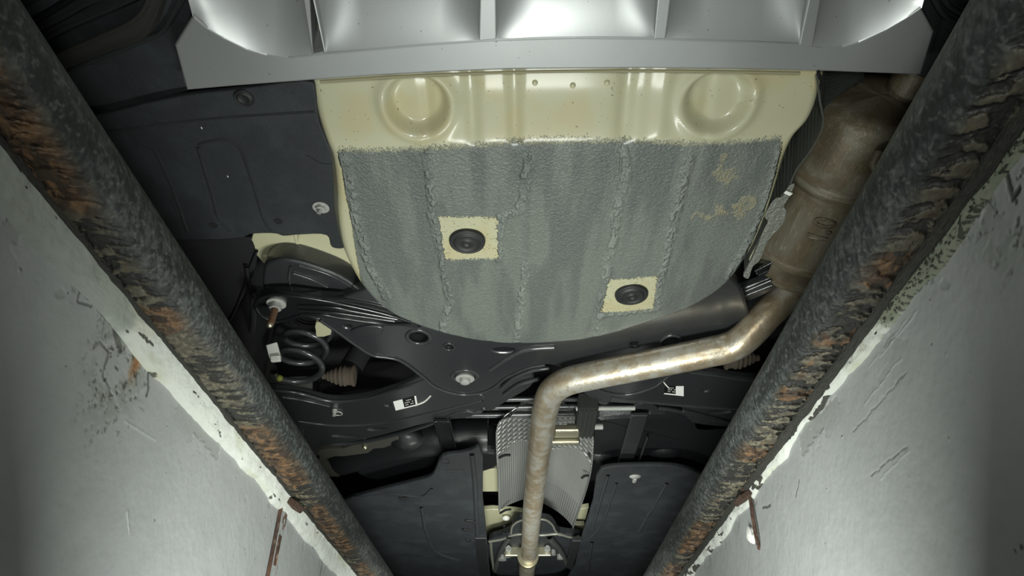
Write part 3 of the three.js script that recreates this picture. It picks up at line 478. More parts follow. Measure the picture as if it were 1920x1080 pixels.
// --- rear subframe
{
  const y = 0.267;
  const L = [[560, 588], [600, 600], [630, 620], [665, 645], [700, 666], [745, 674], [790, 704], [820, 727], [870, 740], [915, 732], [950, 708], [990, 690], [1022, 684]];
  const R = L.slice(3, -1).reverse().map(mir);
  const topE = [[1405, 612], [1400, 570], [1375, 525], [1300, 500], [1000, 520], [760, 520], [640, 560]];
  const sub = part('rear_subframe', plate([...L, ...R.map(p => [p[0], p[1]]), ...topE], y, 0.03, { bevel: 0.006, smooth: 4, holes: [[785, 632, 0.0235, 0.0265], [842, 649, 0.0095, 0.0115], [945, 657, 0.026, 0.012], [1258, 640, 0.02, 0.024], [1190, 646, 0.0095, 0.011], [652, 613, 0.008, 0.007]] }), M.blackPaint, 'black pressed steel rear subframe');
  const rimOf = (px, py, rx, rz) => { const c = at(px, py, y), t = new THREE.TorusGeometry(1, 0.2, 10, 40); t.rotateX(Math.PI / 2); t.scale(rx, 0.02, rz); t.translate(c.x, y, c.z); return t; };
  part('hole_collar', merge([rimOf(785, 632, 0.026, 0.029), rimOf(842, 649, 0.0125, 0.0145), rimOf(1258, 640, 0.0225, 0.0265)]), M.blackPaint, null, sub);
  part('subframe_flange', merge([tube(L.slice(1), y - 0.001, 0.0042, 120), tube(R.map(p => [p[0], p[1]]), y - 0.001, 0.0042, 120)]), M.blackPaint, null, sub);
  part('pressed_rib', merge([tube([[920, 692], [950, 672], [985, 655], [1040, 650]], y + 0.001, 0.009, 40), tube([[940, 728], [965, 708], [1000, 694], [1030, 690]], y + 0.008, 0.006, 40), tube([[945, 740], [975, 720], [1010, 710]], y + 0.012, 0.006, 40), tube([[932, 655], [950, 661], [968, 658]], y + 0.012, 0.003, 20)]), M.blackPaint, null, sub);
  const slot = part('pressed_seat', plate([[658, 622], [690, 612], [718, 616], [712, 628], [690, 632], [665, 630]], y - 0.006, 0.008, { bevel: 0.003 }), M.blackPaint, null, sub);
  const bolt = (px, py, s = 1, yy = y) => { const c = at(px, py, yy); return merge([orient(new THREE.CylinderGeometry(0.0225 * s, 0.0235 * s, 0.005 * s, 40), V3(c.x, yy - 0.003 * s, c.z), [0, 1, 0]), orient(lathe([[0, -0.0135], [0.011, -0.0135], [0.0138, -0.011], [0.0142, 0]].map(([a, b]) => [a * s, b * s]), 6), V3(c.x, yy - 0.004 * s, c.z), [0, 1, 0])]); };
  part('subframe_bolt', bolt(872, 707), M.steel, 'zinc plated hex flange bolt', sub);
  part('bolt_boss', merge([rimOf(872, 706, 0.031, 0.031)]), M.blackPaint, null, sub);
  part('subframe_bolt', bolt(1172, 700), M.steel, 'zinc plated hex flange bolt', sub);
  // dark members behind the plate at the right
  part('lateral_link', merge([plate([[1240, 590], [1330, 565], [1430, 528], [1448, 522], [1452, 540], [1440, 550], [1340, 590], [1260, 615]], 0.292, 0.02, { bevel: 0.005 }), tube([[1300, 588], [1380, 560], [1448, 534]], 0.29, 0.004), tube([[1310, 574], [1390, 548], [1446, 525]], 0.29, 0.004)]), M.blackPaint, 'black pressed link');
  part('lateral_link', merge([plate([[1416, 512], [1440, 496], [1454, 490], [1456, 500], [1428, 520]], 0.30, 0.02, { bevel: 0.004 }), tube([[1416, 508], [1454, 488]], 0.299, 0.0035, 20)]), M.blackGloss, 'glossy black pressed link');
  // cross members in front of the lobes
  part('cross_member', merge([tube([[560, 752], [760, 752], [1000, 748], [1250, 752], [1450, 752]], 0.33, 0.008, 80), tube([[560, 765], [900, 764], [1100, 762], [1450, 764]], 0.325, 0.009, 80), tube([[560, 778], [900, 778], [1100, 776], [1450, 778]], 0.32, 0.010, 80)]), M.blackPaint, 'black steel cross tubes');
}
// --- lower control arms
function stickerMat(flip) {
  const c = document.createElement('canvas'); c.width = 128; c.height = 64; const x = c.getContext('2d');
  x.fillStyle = '#0c0d0e'; x.fillRect(0, 0, 128, 64); x.fillStyle = '#f2f2ee';
  const w0 = flip ? 76 : 0; x.fillRect(w0, 0, 52, 64); x.fillRect(flip ? 0 : 50, 56, 78, 8); if (!flip) x.fillRect(118, 0, 10, 60);
  const tx = flip ? 24 : 60; x.fillStyle = '#c8c8c2'; for (let r = 0; r < 3; r++) for (let k = 0; k < 5; k++) if ((r * 7 + k * 3) % 4) x.fillRect(tx + k * 10, 12 + r * 14, 8, 6);
  const t = new THREE.CanvasTexture(c); t.colorSpace = THREE.SRGBColorSpace; return std({ map: t, roughness: 0.5 });
}
function sticker(pts, y, mat) { const w = world(pts, y), g = grid(1, 1, (u, v) => w[0].clone().lerp(w[1], u).lerp(w[3].clone().lerp(w[2], u), v), (p, u, v) => [u, 1 - v]); return g; }
function lowerArm(pts, topEdge, botEdge, flange, y, o) {
  const arm = part('control_arm', plate(pts, y, 0.022, { bevel: 0.006, smooth: 5, holes: o.holes }), M.blackPaint, o.label);
  part('arm_flange', merge([tube(topEdge, y + 0.002, 0.006, 80), tube(botEdge, y + 0.001, 0.005, 80), tube(flange, y + 0.012, 0.007, 80)]), M.blackPaint, null, arm);
  return arm;
}
const sideBolt = (px, py, y) => { const b = at(px, py, y); return merge([orient(new THREE.CylinderGeometry(0.0085, 0.0085, 0.008, 6), V3(b.x, y - 0.004, b.z), [0, 1, 0.2]), orient(new THREE.CylinderGeometry(0.005, 0.005, 0.02, 12), V3(b.x, y - 0.009, b.z), [0, 1, 0.1]), orient(new THREE.TorusGeometry(0.012, 0.002, 8, 24).rotateX(Math.PI / 2), V3(b.x + 0.004, y - 0.003, b.z - 0.018), [0, 1, 0])]); };
{
  const y = 0.278;
  const arm = lowerArm([[495, 732], [560, 738], [622, 752], [680, 747], [740, 730], [802, 706], [850, 735], [905, 740], [908, 766], [880, 777], [790, 797], [700, 821], [640, 832], [585, 836], [545, 800], [500, 770]],
    [[500, 730], [560, 737], [622, 752], [680, 748], [740, 731], [800, 709]], [[560, 790], [620, 797], [700, 795], [800, 775], [905, 750]], [[580, 826], [640, 832], [700, 824], [790, 800], [850, 778], [905, 770]], y,
    { label: 'black pressed steel lower control arm with a white label', holes: [[727, 760, 0.0062, 0.0062], [648, 818, 0.038, 0.0085, -0.05], [707, 805, 0.026, 0.009, 0.12]] });
  part('pressed_edge', merge([tube([[530, 745], [575, 752], [618, 762]], y - 0.0015, 0.0035, 30), plate([[835, 785], [850, 776], [880, 772], [892, 776], [870, 784]], y - 0.003, 0.008, { bevel: 0.002 })]), M.blackPaint, null, arm);
  part('part_label', sticker([[737, 753], [780, 742], [783, 760], [742, 770]], y - 0.0006, stickerMat(false)), stickerMat(false), 'white and black paper label', arm);
  part('label_tail', ribbon([[779, 759], [795, 752], [807, 741]], [[778, 762], [796, 755], [809, 743]], y - 0.001, y - 0.004, 12), M.paper, null, arm);
  part('cable_clip_bolt', sideBolt(628, 768, y), M.steel, 'small bright bolt', arm);
  part('arm_bracket', plate([[905, 732], [940, 700], [990, 690], [1000, 720], [955, 750], [915, 772], [906, 764]], 0.283, 0.02, { bevel: 0.005 }), M.blackPaint, null, arm);
  const armR = lowerArm([[1500, 700], [1440, 712], [1390, 709], [1300, 697], [1245, 702], [1195, 728], [1142, 730], [1136, 752], [1190, 758], [1260, 762], [1330, 779], [1390, 793], [1440, 800], [1490, 770]],
    [[1490, 702], [1440, 713], [1390, 711], [1340, 703], [1290, 697]], [[1142, 744], [1200, 752], [1260, 758], [1330, 764], [1400, 768]], [[1110, 745], [1140, 758], [1200, 762], [1260, 768], [1330, 786], [1390, 794], [1420, 796]], y,
    { label: 'black pressed steel lower control arm with a square white label', holes: [[1322, 733, 0.007, 0.006], [1348, 773, 0.03, 0.0085]] });
  part('pressed_edge', plate([[1188, 762], [1205, 756], [1222, 758], [1235, 768], [1200, 766]], y - 0.003, 0.008, { bevel: 0.002 }), M.blackPaint, null, armR);
  part('part_label', sticker([[1246, 724], [1282, 724], [1282, 743], [1245, 739]], y - 0.0006, null), stickerMat(true), 'white and black paper label', armR);
  part('label_tail', ribbon([[1243, 716], [1248, 723], [1254, 729]], [[1245, 716], [1252, 724], [1256, 728]], y - 0.001, y - 0.001, 8), M.paper, null, armR);
  part('cable_clip_bolt', sideBolt(1419, 731, y), M.steel, 'small bright bolt', armR);
  part('arm_bracket', plate([[1090, 728], [1118, 722], [1150, 735], [1138, 758], [1120, 755], [1100, 742]], 0.27, 0.02, { bevel: 0.005 }), M.blackPaint, null, armR);
  part('tank_guard', plate([[1280, 772], [1310, 776], [1380, 796], [1390, 800], [1310, 806], [1300, 794]], 0.285, 0.02, { bevel: 0.003 }), M.blackPaint, null, armR);
}
// --- coil spring, label, bump stops
{
  const c = at(556, 706, 0.272), pts = []; for (let k = 0; k <= 160; k++) { const t = k / 160, a = t * Math.PI * 2 * 3.1 + 2.6, r = 0.056; pts.push(V3(c.x + r * Math.cos(a) + 0.01 * t, 0.272 + 0.165 * t, c.z + r * Math.sin(a))); }
  const sp = part('coil_spring', new THREE.TubeGeometry(new THREE.CatmullRomCurve3(pts), 260, 0.0085, 12), M.blackPaint, 'black coil spring');
  const m = at(513, 658, 0.29);
  part('spring_label', merge([rbox(0.026, 0.036, 0.012, 0.002, V3(m.x, m.y, m.z), [0.3, 0, 0.35]), rbox(0.022, 0.014, 0.014, 0.002, V3(m.x + 0.01, m.y - 0.022, m.z), [0.3, 0, 0.1])]), M.paper, 'folded white paper label', sp);
  const ym = at(524, 709, 0.275); part('paint_mark', new THREE.SphereGeometry(0.0095, 16, 12).scale(0.9, 0.9, 1).translate(ym.x, ym.y, ym.z), std({ color: rgb(0.22, 0.23, 0.04), roughness: 0.6 }), 'yellow paint mark', sp);
  part('spring_seat', lathe([[0.035, 0.0], [0.05, 0.0], [0.055, 0.004], [0.056, 0.008], [0.05, 0.01], [0.035, 0.01]], 40).translate(c.x, 0.445, c.z), M.blackMatt, null, sp);
  const stop = [[0, 0.0], [0.007, 0.0], [0.0085, 0.002], [0.0085, 0.012], [0.012, 0.013], [0.0145, 0.017], [0.012, 0.021], [0.0175, 0.023], [0.019, 0.027], [0.0155, 0.031], [0.022, 0.034], [0.0235, 0.039], [0.0185, 0.044], [0.027, 0.047], [0.0275, 0.051], [0.0225, 0.055], [0.028, 0.058], [0.028, 0.062], [0.025, 0.064], [0.0255, 0.078], [0.0285, 0.080], [0.0285, 0.085], [0.02, 0.086], [0, 0.086]];
  const s1 = at(604, 705, 0.31); part('bump_stop', orient(lathe(stop), s1, [1, 0.02, -0.02]), M.dirtyBoot, 'dusty brown ribbed rubber bump stop');
  const s2 = at(1424, 671, 0.31); part('bump_stop', orient(lathe(stop), s2, [-1, 0.02, -0.05]), M.dirtyBoot, 'dusty brown ribbed rubber bump stop');
  part('damper', merge([tubeW([[s1.x + 0.07, s1.y + 0.03, s1.z - 0.01], [s1.x + 0.1, s1.y + 0.12, s1.z - 0.02]], 0.03, 8)]), M.blackMatt);
}
// --- heat shield beside the muffler: thin corrugated sheet
{
  const a = [[1531, 140], [1538, 190], [1543, 235], [1525, 275], [1494, 318], [1478, 352], [1462, 372], [1447, 392], [1442, 415], [1424, 450], [1412, 478], [1395, 512]];
  const A = curve(a, 0.262), n = 260;
  const sheet = grid(n, 14, (u, v) => { const p = A.getPoint(u); const w = 0.0022 * Math.sin(u * 260) * (0.3 + v); const o = 0.055 * v * (1 - 0.4 * u); return V3(p.x + o + w * 0.6 + 0.004 * Math.sin(u * 19), p.y + 0.17 * Math.pow(v, 0.9) + w * 0.3, p.z + 0.002 * Math.sin(u * 60)); }, (p, u, v) => [u, v]);
  const low = [[1478, 352], [1490, 345], [1480, 370], [1470, 388], [1475, 395], [1468, 420], [1440, 452], [1425, 488], [1412, 500], [1403, 523], [1394, 519], [1400, 505], [1408, 490], [1418, 470], [1432, 432], [1440, 415], [1434, 408], [1442, 390], [1455, 373], [1468, 370]];
  const sh = std({ color: rgb(0.15, 0.16, 0.15), metalness: 0.4, roughness: 0.5, bumpMap: rep(tex(256, 256, (i, j) => 0.5 + 0.5 * Math.sin(i / 256 * Math.PI * 2 * 8), false), 10, 2), bumpScale: 0.003 });
  const s = part('heat_shield', sheet, sh, 'crumpled thin corrugated metal heat shield');
  part('shield_lip', merge([tube(a, 0.261, 0.0016, 120, 8), plate(low, 0.258, 0.003, { bevel: 0.001, smooth: 3 })]), std({ color: rgb(0.24, 0.25, 0.22), metalness: 0.4, roughness: 0.5, bumpMap: rep(tileNoise, 8), bumpScale: 0.003 }), null, s);
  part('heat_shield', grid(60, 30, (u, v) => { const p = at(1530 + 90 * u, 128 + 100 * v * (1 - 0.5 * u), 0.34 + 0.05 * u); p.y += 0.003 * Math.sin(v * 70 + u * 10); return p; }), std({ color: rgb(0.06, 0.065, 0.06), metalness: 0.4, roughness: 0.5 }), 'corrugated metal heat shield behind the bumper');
  const c = at(1478, 362, 0.256); part('shield_clip', rbox(0.014, 0.003, 0.007, 0.001, c, [0, 0.5, 0]), M.paper, 'small bright clip', s);
}
// --- muffler and exhaust
const font = await new FontLoader().loadAsync('fonts/droid/droid_sans_bold.typeface.json');
{
  const cx = 0.584, cy = 0.355, dz0 = -at(1500, 545, 0.29).z, rx = 0.103, ry = 0.096;   // front end
  const zr = -at(1600, 200, 0.33).z, L = dz0 - zr;
  const prof = [[0, 0.25], [0.004, 0.62], [0.012, 0.82], [0.03, 0.93], [0.05, 0.955], [0.085, 0.965], [0.088, 1.0], [0.096, 1.012], [0.103, 1.0], [0.108, 0.985], [L * 0.6, 0.985], [L - 0.165, 0.985], [L - 0.160, 1.0], [L - 0.152, 1.015], [L - 0.144, 1.0], [L - 0.138, 0.98], [L - 0.10, 0.97], [L - 0.05, 0.93], [L - 0.025, 0.86], [L - 0.008, 0.70], [L, 0.45], [L + 0.002, 0]];
  const cv = new THREE.CatmullRomCurve3(prof.map(([a, b]) => V3(a, b, 0)), false, 'centripetal', 0.5);
  const g = grid(96, 200, (u, v) => { const p = cv.getPoint(v), a = u * Math.PI * 2; let s = p.y; const d = p.x; let x = Math.cos(a) * rx * s, y = Math.sin(a) * ry * s; const dent = 0.012 * Math.exp(-(((d - (L - 0.07)) / 0.035) ** 2)) * Math.exp(-((Math.atan2(Math.sin(a + 1.35), Math.cos(a + 1.35)) / 0.5) ** 2)); const q = Math.hypot(x, y) || 1; x -= x / q * dent; y -= y / q * dent; return V3(cx + x, cy + y, -(dz0 - d)); }, (p, u, v) => [u * 2, v * 1.4]);
  const muf = part('muffler', g, M.muffler, 'brown stained stainless steel muffler');
  const tg = new TextGeometry('1.0', { font, size: 0.036, depth: 0.004, curveSegments: 6, bevelEnabled: true, bevelSize: 0.001, bevelThickness: 0.001, bevelSegments: 2 });
  tg.computeBoundingBox(); tg.translate(-(tg.boundingBox.max.x) / 2, -0.018, 0);
  // bend the lettering round the shell
  { const c0 = atMuf(1538, 432), ang0 = Math.atan2((c0.y - cy) / ry, (c0.x - cx) / rx), p = tg.attributes.position; for (let i = 0; i < p.count; i++) { const ang = ang0 - p.getY(i) / rx, k = 0.978 + p.getZ(i) / rx; p.setXYZ(i, cx + Math.cos(ang) * rx * k, cy + Math.sin(ang) * ry * k, c0.z + p.getX(i)); } tg.computeVertexNormals(); }
  part('embossed_number', tg, M.muffler, 'stamped number', muf);
  function atMuf(px, py) { const r = ray(px, py); for (let t = 0.3; t < 3; t += 0.001) { const p = CP.clone().addScaledVector(r, t); if (((p.x - cx) / rx) ** 2 + ((p.y - cy) / ry) ** 2 < 0.985 ** 2) return p; } return at(px, py, 0.26); }
  const h = at(1652, 300, 0.262); part('hanger_rod', tubeW([[h.x - 0.01, h.y, h.z + 0.02], [h.x - 0.014, h.y - 0.012, h.z], [h.x + 0.01, h.y - 0.016, h.z - 0.01], [h.x + 0.05, h.y, h.z - 0.005]], 0.008, 30), M.muffler, null, muf);
  part('tail_pipe', tubeW([[cx + 0.04, cy + 0.01, -zr - 0.02], [cx + 0.06, cy + 0.02, -zr + 0.06], [cx + 0.1, cy + 0.02, -zr + 0.12], [cx + 0.14, cy - 0.01, -zr + 0.2]], 0.032, 40, 20), M.muffler, null, muf);
  const ex = part('exhaust_pipe', new THREE.TubeGeometry(new THREE.CatmullRomCurve3([[cx - 0.02, 0.345, -dz0 + 0.02], at(1484, 538, 0.325).toArray(), at(1436, 592, 0.27).toArray(), at(1396, 634, 0.235).toArray(), at(1370, 650, 0.228).toArray(), at(1320, 662, 0.224).toArray(), at(1220, 682, 0.222).toArray(), at(1110, 704, 0.222).toArray(), at(1062, 716, 0.222).toArray(), at(1036, 733, 0.222).toArray(), at(1024, 762, 0.222).toArray(), at(1016, 810, 0.222).toArray(), at(1007, 880, 0.222).toArray(), at(998, 960, 0.22).toArray(), at(991, 1050, 0.218).toArray()].map(p => V3(...p)), false, 'centripetal'), 320, 0.0335, 40), M.exhaust, 'tan stained stainless steel exhaust pipe');
  // flange joint
  const f = at(990, 1046, 0.218), ax = [0, 0, -1];
  part('pipe_flange', merge([orient(new THREE.CylinderGeometry(0.043, 0.043, 0.022, 40), f, ax), orient(new THREE.CylinderGeometry(0.037, 0.045, 0.03, 40), V3(f.x, f.y, f.z + 0.024), ax), rbox(0.2, 0.045, 0.018, 0.006, V3(f.x, f.y + 0.03, f.z - 0.01), [0, 0, 0])]), M.zinc, 'bright plated flange joint', ex);
  for (const s of [-1, 1]) part('flange_bolt', merge([orient(new THREE.CylinderGeometry(0.014, 0.014, 0.03, 6), V3(f.x + s * 0.082, f.y + 0.03, f.z + 0.012), ax), orient(new THREE.CylinderGeometry(0.008, 0.008, 0.07, 14), V3(f.x + s * 0.082, f.y + 0.03, f.z + 0.02), ax)]), M.steel, null, ex);
  part('front_pipe', tubeW([[f.x, f.y, f.z - 0.01], [f.x - 0.005, f.y + 0.01, f.z - 0.3], [f.x, f.y + 0.02, f.z - 0.9]], 0.036, 30, 24), M.exhaust, null, ex);
  // hanger at the bend
  const hb = at(1060, 815, 0.245);
  part('hanger_bracket', merge([rbox(0.075, 0.02, 0.05, 0.006, V3(hb.x + 0.005, 0.25, hb.z + 0.012)), rbox(0.085, 0.016, 0.02, 0.005, V3(hb.x, 0.24, hb.z - 0.035))]), M.zinc, 'bright plated hanger bracket', ex);
  const rb = at(1100, 795, 0.245);
  const blk = part('hanger_rubber', merge([rbox(0.052, 0.05, 0.185, 0.006, V3(rb.x, 0.27, rb.z)), ...[-0.018, -0.006, 0.006, 0.018].map(o => rbox(0.007, 0.01, 0.18, 0.003, V3(rb.x + o, 0.245, rb.z)))]), M.hanger, 'ribbed dark rubber hanger block', ex);
  part('hanger_pin', merge([orient(new THREE.CylinderGeometry(0.009, 0.009, 0.1, 14), V3(rb.x, 0.262, rb.z - 0.055), [1, 0, 0]), orient(new THREE.CylinderGeometry(0.007, 0.007, 0.16, 14), V3(rb.x + 0.05, 0.275, rb.z + 0.035), [1, 0, 0])]), M.steel, null, ex);
}
// --- fuel tank with straps
{
  const y = 0.285;
  const t1 = part('fuel_tank', merge([tubeW([at(640, 858, 0.33), at(720, 836, 0.33), at(800, 822, 0.33), at(870, 818, 0.33), at(915, 818, 0.33)].map(p => p.toArray()), 0.058, 60, 28), plate([[690, 850], [720, 838], [780, 838], [830, 850], [900, 846], [935, 850], [930, 880], [800, 900], [690, 900], [660, 880]], y + 0.01, 0.1, { bevel: 0.02, smooth: 4 })]), M.tank, 'glossy black plastic fuel tank');
  part('tank_lobe', merge([[762, 822, 0.05], [795, 832, 0.03]].map(([a, b, r]) => { const p = at(a, b, 0.31); return new THREE.SphereGeometry(r, 30, 20).scale(1.1, 0.7, 1).translate(p.x, 0.31, p.z); })), M.tank, null, t1);
  const strap = (px, y0, y1, w, yy) => { const a = at(px, y0, yy), b = at(px, y1, yy); return rbox(w, 0.012, Math.abs(a.z - b.z), 0.004, V3((a.x + b.x) / 2, yy, (a.z + b.z) / 2)); };
  part('tank_strap', merge([strap(834, 788, 838, 0.044, 0.27), strap(822, 788, 842, 0.006, 0.266), strap(849, 788, 840, 0.006, 0.266)]), M.blackGloss, null, t1);
  const t2 = part('fuel_tank', plate([[1108, 800], [1112, 783], [1140, 778], [1250, 776], [1330, 788], [1420, 800], [1440, 880], [1380, 910], [1260, 884], [1140, 882], [1110, 872]], y, 0.13, { bevel: 0.03, smooth: 4 }), M.tank, 'black plastic fuel tank');
  part('tank_lobe', merge([[1246, 843, 0.05], [1222, 850, 0.03], [1130, 850, 0.04]].map(([a, b, r]) => { const p = at(a, b, y + 0.015); return new THREE.SphereGeometry(r, 30, 20).scale(1.2, 0.55, 1).translate(p.x, p.y, p.z); })), M.tank, null, t2);
  part('tank_strap', merge([strap(1185, 776, 866, 0.048, 0.276), strap(1205, 820, 866, 0.006, 0.27)]), M.blackPaint, null, t2);
  const br = part('tank_bracket', merge([plate([[590, 845], [640, 842], [660, 836], [700, 828], [742, 818], [748, 826], [720, 840], [700, 842], [690, 850], [600, 856]], 0.29, 0.02, { bevel: 0.003, smooth: 2 }), plate([[600, 850], [640, 848], [642, 880], [636, 895], [605, 890]], 0.31, 0.05, { bevel: 0.004, smooth: 2 })]), std({ color: rgb(0.05, 0.047, 0.038), roughness: 0.6 }), 'dull brown bracket');
  const b = at(684, 838, 0.286); part('bracket_bolt', new THREE.SphereGeometry(0.008, 14, 10).translate(b.x, b.y, b.z), M.zinc, null, br);
}
// --- embossed aluminium heat shield in the tunnel
{
  const N = 1024;
  const bump = tex(N, N, (i, j) => { const u = i / N, v = j / N; const e = Math.abs(Math.sin((u * 9 + v * 28) * Math.PI)), k = Math.abs(Math.sin((u * 9 - v * 28) * Math.PI)); const dia = ss(0.15, 0.75, e) * ss(0.15, 0.75, k); const rib = 0.5 + 0.5 * Math.sin(u * Math.PI * 2 * 42); const m = 1 - ss(0.36, 0.40, v + 0.06 * Math.sin(u * 9)); return mix(0.3 + 0.12 * rib * (v > 0.75 || u < 0.5 ? 1 : 0.15) + 0.12 * fbm(u * 14, v * 14, 3), dia, m); }, false, THREE.ClampToEdgeWrapping);
  const al = std({ color: rgb(0.5, 0.51, 0.49), metalness: 0.65, roughness: 0.36, bumpMap: bump, bumpScale: 0.016 });
  const lp = curve([[958, 783], [940, 788], [933, 803], [932, 850], [935, 900], [936, 958]], 0.285), rp = curve([[1082, 783], [1098, 790], [1110, 812], [1111, 850], [1104, 900], [1074, 990]], 0.285);
  const g = grid(90, 110, (u, v) => { const p = lp.getPointAt(v).lerp(rp.getPointAt(v), u); p.y += 0.075 * Math.pow(Math.sin(Math.PI * u), 0.8); p.y += 0.003 * Math.sin(v * 17) * Math.sin(u * 12); return p; }, (p, u, v) => [u, v]);
  const hs = part('tunnel_heat_shield', g, al, 'embossed bare aluminium heat shield');
  part('shield_edge', merge([tubeW([0, 0.1, 0.2, 0.4, 0.6, 0.8, 1].map(t => lp.getPoint(t).toArray()), 0.003, 60, 8), tubeW([0, 0.1, 0.2, 0.4, 0.6, 0.8, 1].map(t => rp.getPoint(t).toArray()), 0.003, 60, 8)]), al, null, hs);
  for (const [a, b, c, d] of [[936, 858, 957, 853], [1091, 896, 1104, 892], [938, 962, 958, 955]]) part('torn_notch', tube([[a, b], [(a + c) / 2, (b + d) / 2 - 2], [c, d]], 0.281, 0.0045, 14, 8), M.blackMatt, 'dark torn notch', hs);
}
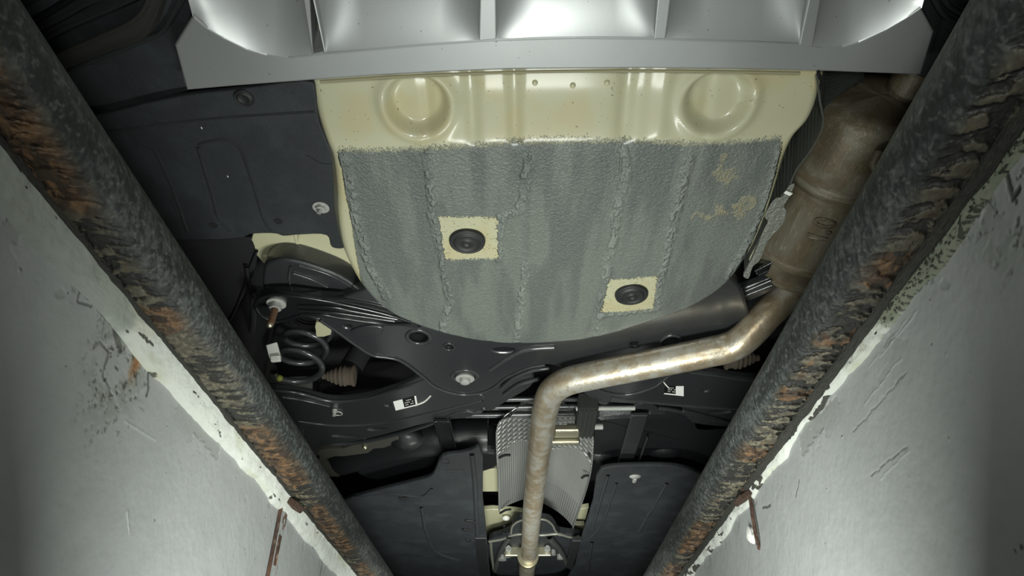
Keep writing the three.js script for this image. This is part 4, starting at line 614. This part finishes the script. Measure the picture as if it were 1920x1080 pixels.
// --- floor covers and tunnel
{
  const y = 0.235;
  const left = part('floor_cover', plate([[898, 838], [880, 846], [858, 851], [829, 856], [818, 876], [806, 894], [768, 905], [700, 922], [640, 940], [560, 980], [560, 1110], [700, 1150], [930, 1150], [920, 1090], [912, 1000], [905, 930]], y, 0.014, { smooth: 3, bevel: 0.005 }), M.plastic, 'black plastic floor cover left of the exhaust');
  part('pressed_rib', merge([tube([[790, 950], [800, 1000], [820, 1035], [860, 1050]], y, 0.006, 50), tube([[885, 850], [890, 900], [893, 960], [898, 1060]], y, 0.008, 60), tube([[660, 932], [740, 926], [790, 930], [810, 915]], y, 0.004, 40)]), M.plastic, null, left);
  part('cover_clip', merge([[757, 933], [880, 975], [874, 992], [878, 1012], [890, 978]].map(([a, b]) => { const p = at(a, b, y); return rbox(0.03, 0.008, 0.018, 0.003, V3(p.x, y - 0.002, p.z), [0, a, 0]); })), M.rubber, null, left);
  const em = at(834, 865, y); part('moulded_mark', merge([new THREE.TorusGeometry(0.014, 0.002, 8, 30).rotateX(Math.PI / 2).scale(1, 1, 1.4).translate(em.x, y - 0.0005, em.z), rbox(0.06, 0.003, 0.17, 0.001, V3(em.x + 0.025, y, em.z - 0.15))]), M.plastic, null, left);
  const right = part('floor_cover', plate([[1128, 880], [1150, 875], [1200, 873], [1260, 874], [1290, 880], [1320, 893], [1420, 960], [1420, 1100], [1250, 1150], [1060, 1150], [1078, 1060], [1090, 1010], [1112, 940]], y, 0.014, { smooth: 3, bevel: 0.005 }), M.plastic, 'black plastic floor cover right of the exhaust');
  part('pressed_rib', merge([tube([[1110, 990], [1128, 930], [1140, 890]], y, 0.006, 40), tube([[1195, 1000], [1215, 965], [1225, 950], [1250, 905]], y, 0.006, 40), tube([[1082, 1020], [1108, 1005], [1128, 980], [1156, 905]], y, 0.005, 50), tube([[1100, 1075], [1106, 1040], [1110, 1015]], y, 0.007, 30)]), M.plastic, null, right);
  const cb = at(1191, 893, y); part('cover_clip', merge([new THREE.SphereGeometry(0.016, 18, 12).scale(1.2, 0.4, 1).translate(cb.x, y, cb.z), rbox(0.012, 0.012, 0.03, 0.003, V3(cb.x, y - 0.004, cb.z - 0.02))]), M.steel, 'dull cover fastener', right);
  part('cover_edge_strip', plate([[891, 1010], [912, 1010], [916, 1080], [900, 1080]], y - 0.01, 0.02, { smooth: 0 }), M.blackPaint, null, left);
  part('cover_edge_strip', plate([[1073, 1015], [1090, 1015], [1072, 1070], [1062, 1065]], y - 0.01, 0.02, { smooth: 0 }), M.blackPaint, null, right);
  // cream tunnel floor behind with lightening holes
  const tn = part('tunnel_floor', merge([plate([[890, 848], [945, 848], [945, 865], [890, 865]], 0.33, 0.02, { smooth: 0, holes: [[930, 852, 0.035, 0.03]] }), plate([[890, 880], [945, 880], [945, 922], [890, 922]], 0.33, 0.02, { smooth: 0, holes: [[915, 900, 0.05, 0.055]] }), plate([[890, 958], [960, 958], [1010, 968], [1010, 982], [960, 985], [935, 1000], [920, 1030], [890, 1030]], 0.33, 0.02, { smooth: 2, bevel: 0.004 }), plate([[1086, 955], [1104, 952], [1098, 975], [1082, 974]], 0.33, 0.02, { smooth: 0 }), plate([[1076, 985], [1096, 985], [1090, 1005], [1072, 1000]], 0.32, 0.02, { smooth: 0 })]), M.cream, 'cream painted tunnel floor');
  part('tunnel_bolt', (() => { const p = at(949, 971, 0.32); return new THREE.SphereGeometry(0.016, 18, 12).scale(1, 0.6, 1.3).translate(p.x, p.y, p.z); })(), M.paper, 'bright bolt head', tn);
  const by = 0.262;
  const dark = M.blackPaint, br = part('tunnel_brace', merge([plate([[917, 1013], [940, 1006], [958, 996], [962, 984], [975, 976], [1010, 975], [1030, 978], [1042, 990], [1050, 1000], [1088, 1006], [1084, 1020], [1066, 1062], [1040, 1075], [935, 1078], [922, 1060]], by, 0.03, { smooth: 3, bevel: 0.006, holes: [[945, 1000, 0.001, 0.001]] })]), M.plastic, 'dark steel tunnel brace');
  part('brace_flange', merge([tube([[917, 1015], [940, 1011], [962, 1003], [980, 1001], [1015, 1003], [1045, 1001], [1072, 1007], [1087, 1006]], by - 0.002, 0.006, 60), tube([[958, 1000], [962, 985], [976, 976], [1000, 974], [1020, 974], [1034, 982], [1042, 996], [1050, 1004]], by - 0.001, 0.004, 60), tube([[1076, 1010], [1072, 1030], [1066, 1056]], by - 0.004, 0.009, 24), tube([[920, 1015], [922, 1040], [926, 1070]], by - 0.003, 0.006, 24)]), std({ color: rgb(0.30, 0.30, 0.25), metalness: 0.4, roughness: 0.45 }), 'bright brace edge', br);
  part('brace_rod', merge([tube([[955, 1006], [940, 1030], [928, 1070]], by - 0.006, 0.010, 30), tube([[1030, 1006], [1050, 1030], [1064, 1058]], by - 0.006, 0.012, 30)]), std({ color: rgb(0.06, 0.065, 0.06), roughness: 0.45 }), null, br);
  for (const [a, b, r] of [[951, 1040, 0.018], [942, 1046, 0.02], [1036, 1036, 0.016], [1050, 1044, 0.015]]) { const p = at(a, b, by - 0.012); part('brace_nut', orient(new THREE.CylinderGeometry(r, r, 0.02, 6), p, [0, 1, 0]), M.steel, null, br); }
}
// --- wheels standing on the floor
{
  const tyre = () => lathe([[0.20, -0.10], [0.25, -0.112], [0.31, -0.113], [0.338, -0.095], [0.345, -0.06], [0.346, 0], [0.345, 0.06], [0.338, 0.095], [0.31, 0.113], [0.25, 0.112], [0.20, 0.10]], 64);
  const rim = () => lathe([[0.0, 0.02], [0.05, 0.025], [0.06, 0.0], [0.15, -0.01], [0.19, 0.03], [0.205, 0.09], [0.212, 0.1], [0.2, 0.09], [0.195, -0.09], [0.205, -0.1]], 48);
  for (const z of [-1.72, -4.42]) for (const s of [-1, 1]) { const p = V3(CX + s * 0.79, 0.346, z); const w = part('wheel', orient(tyre(), p, [1, 0, 0]), M.rubber, 'black tyre'); part('rim', orient(rim(), p, [s, 0, 0]), M.steel, null, w); }
}
renderer.render(scene, camera);
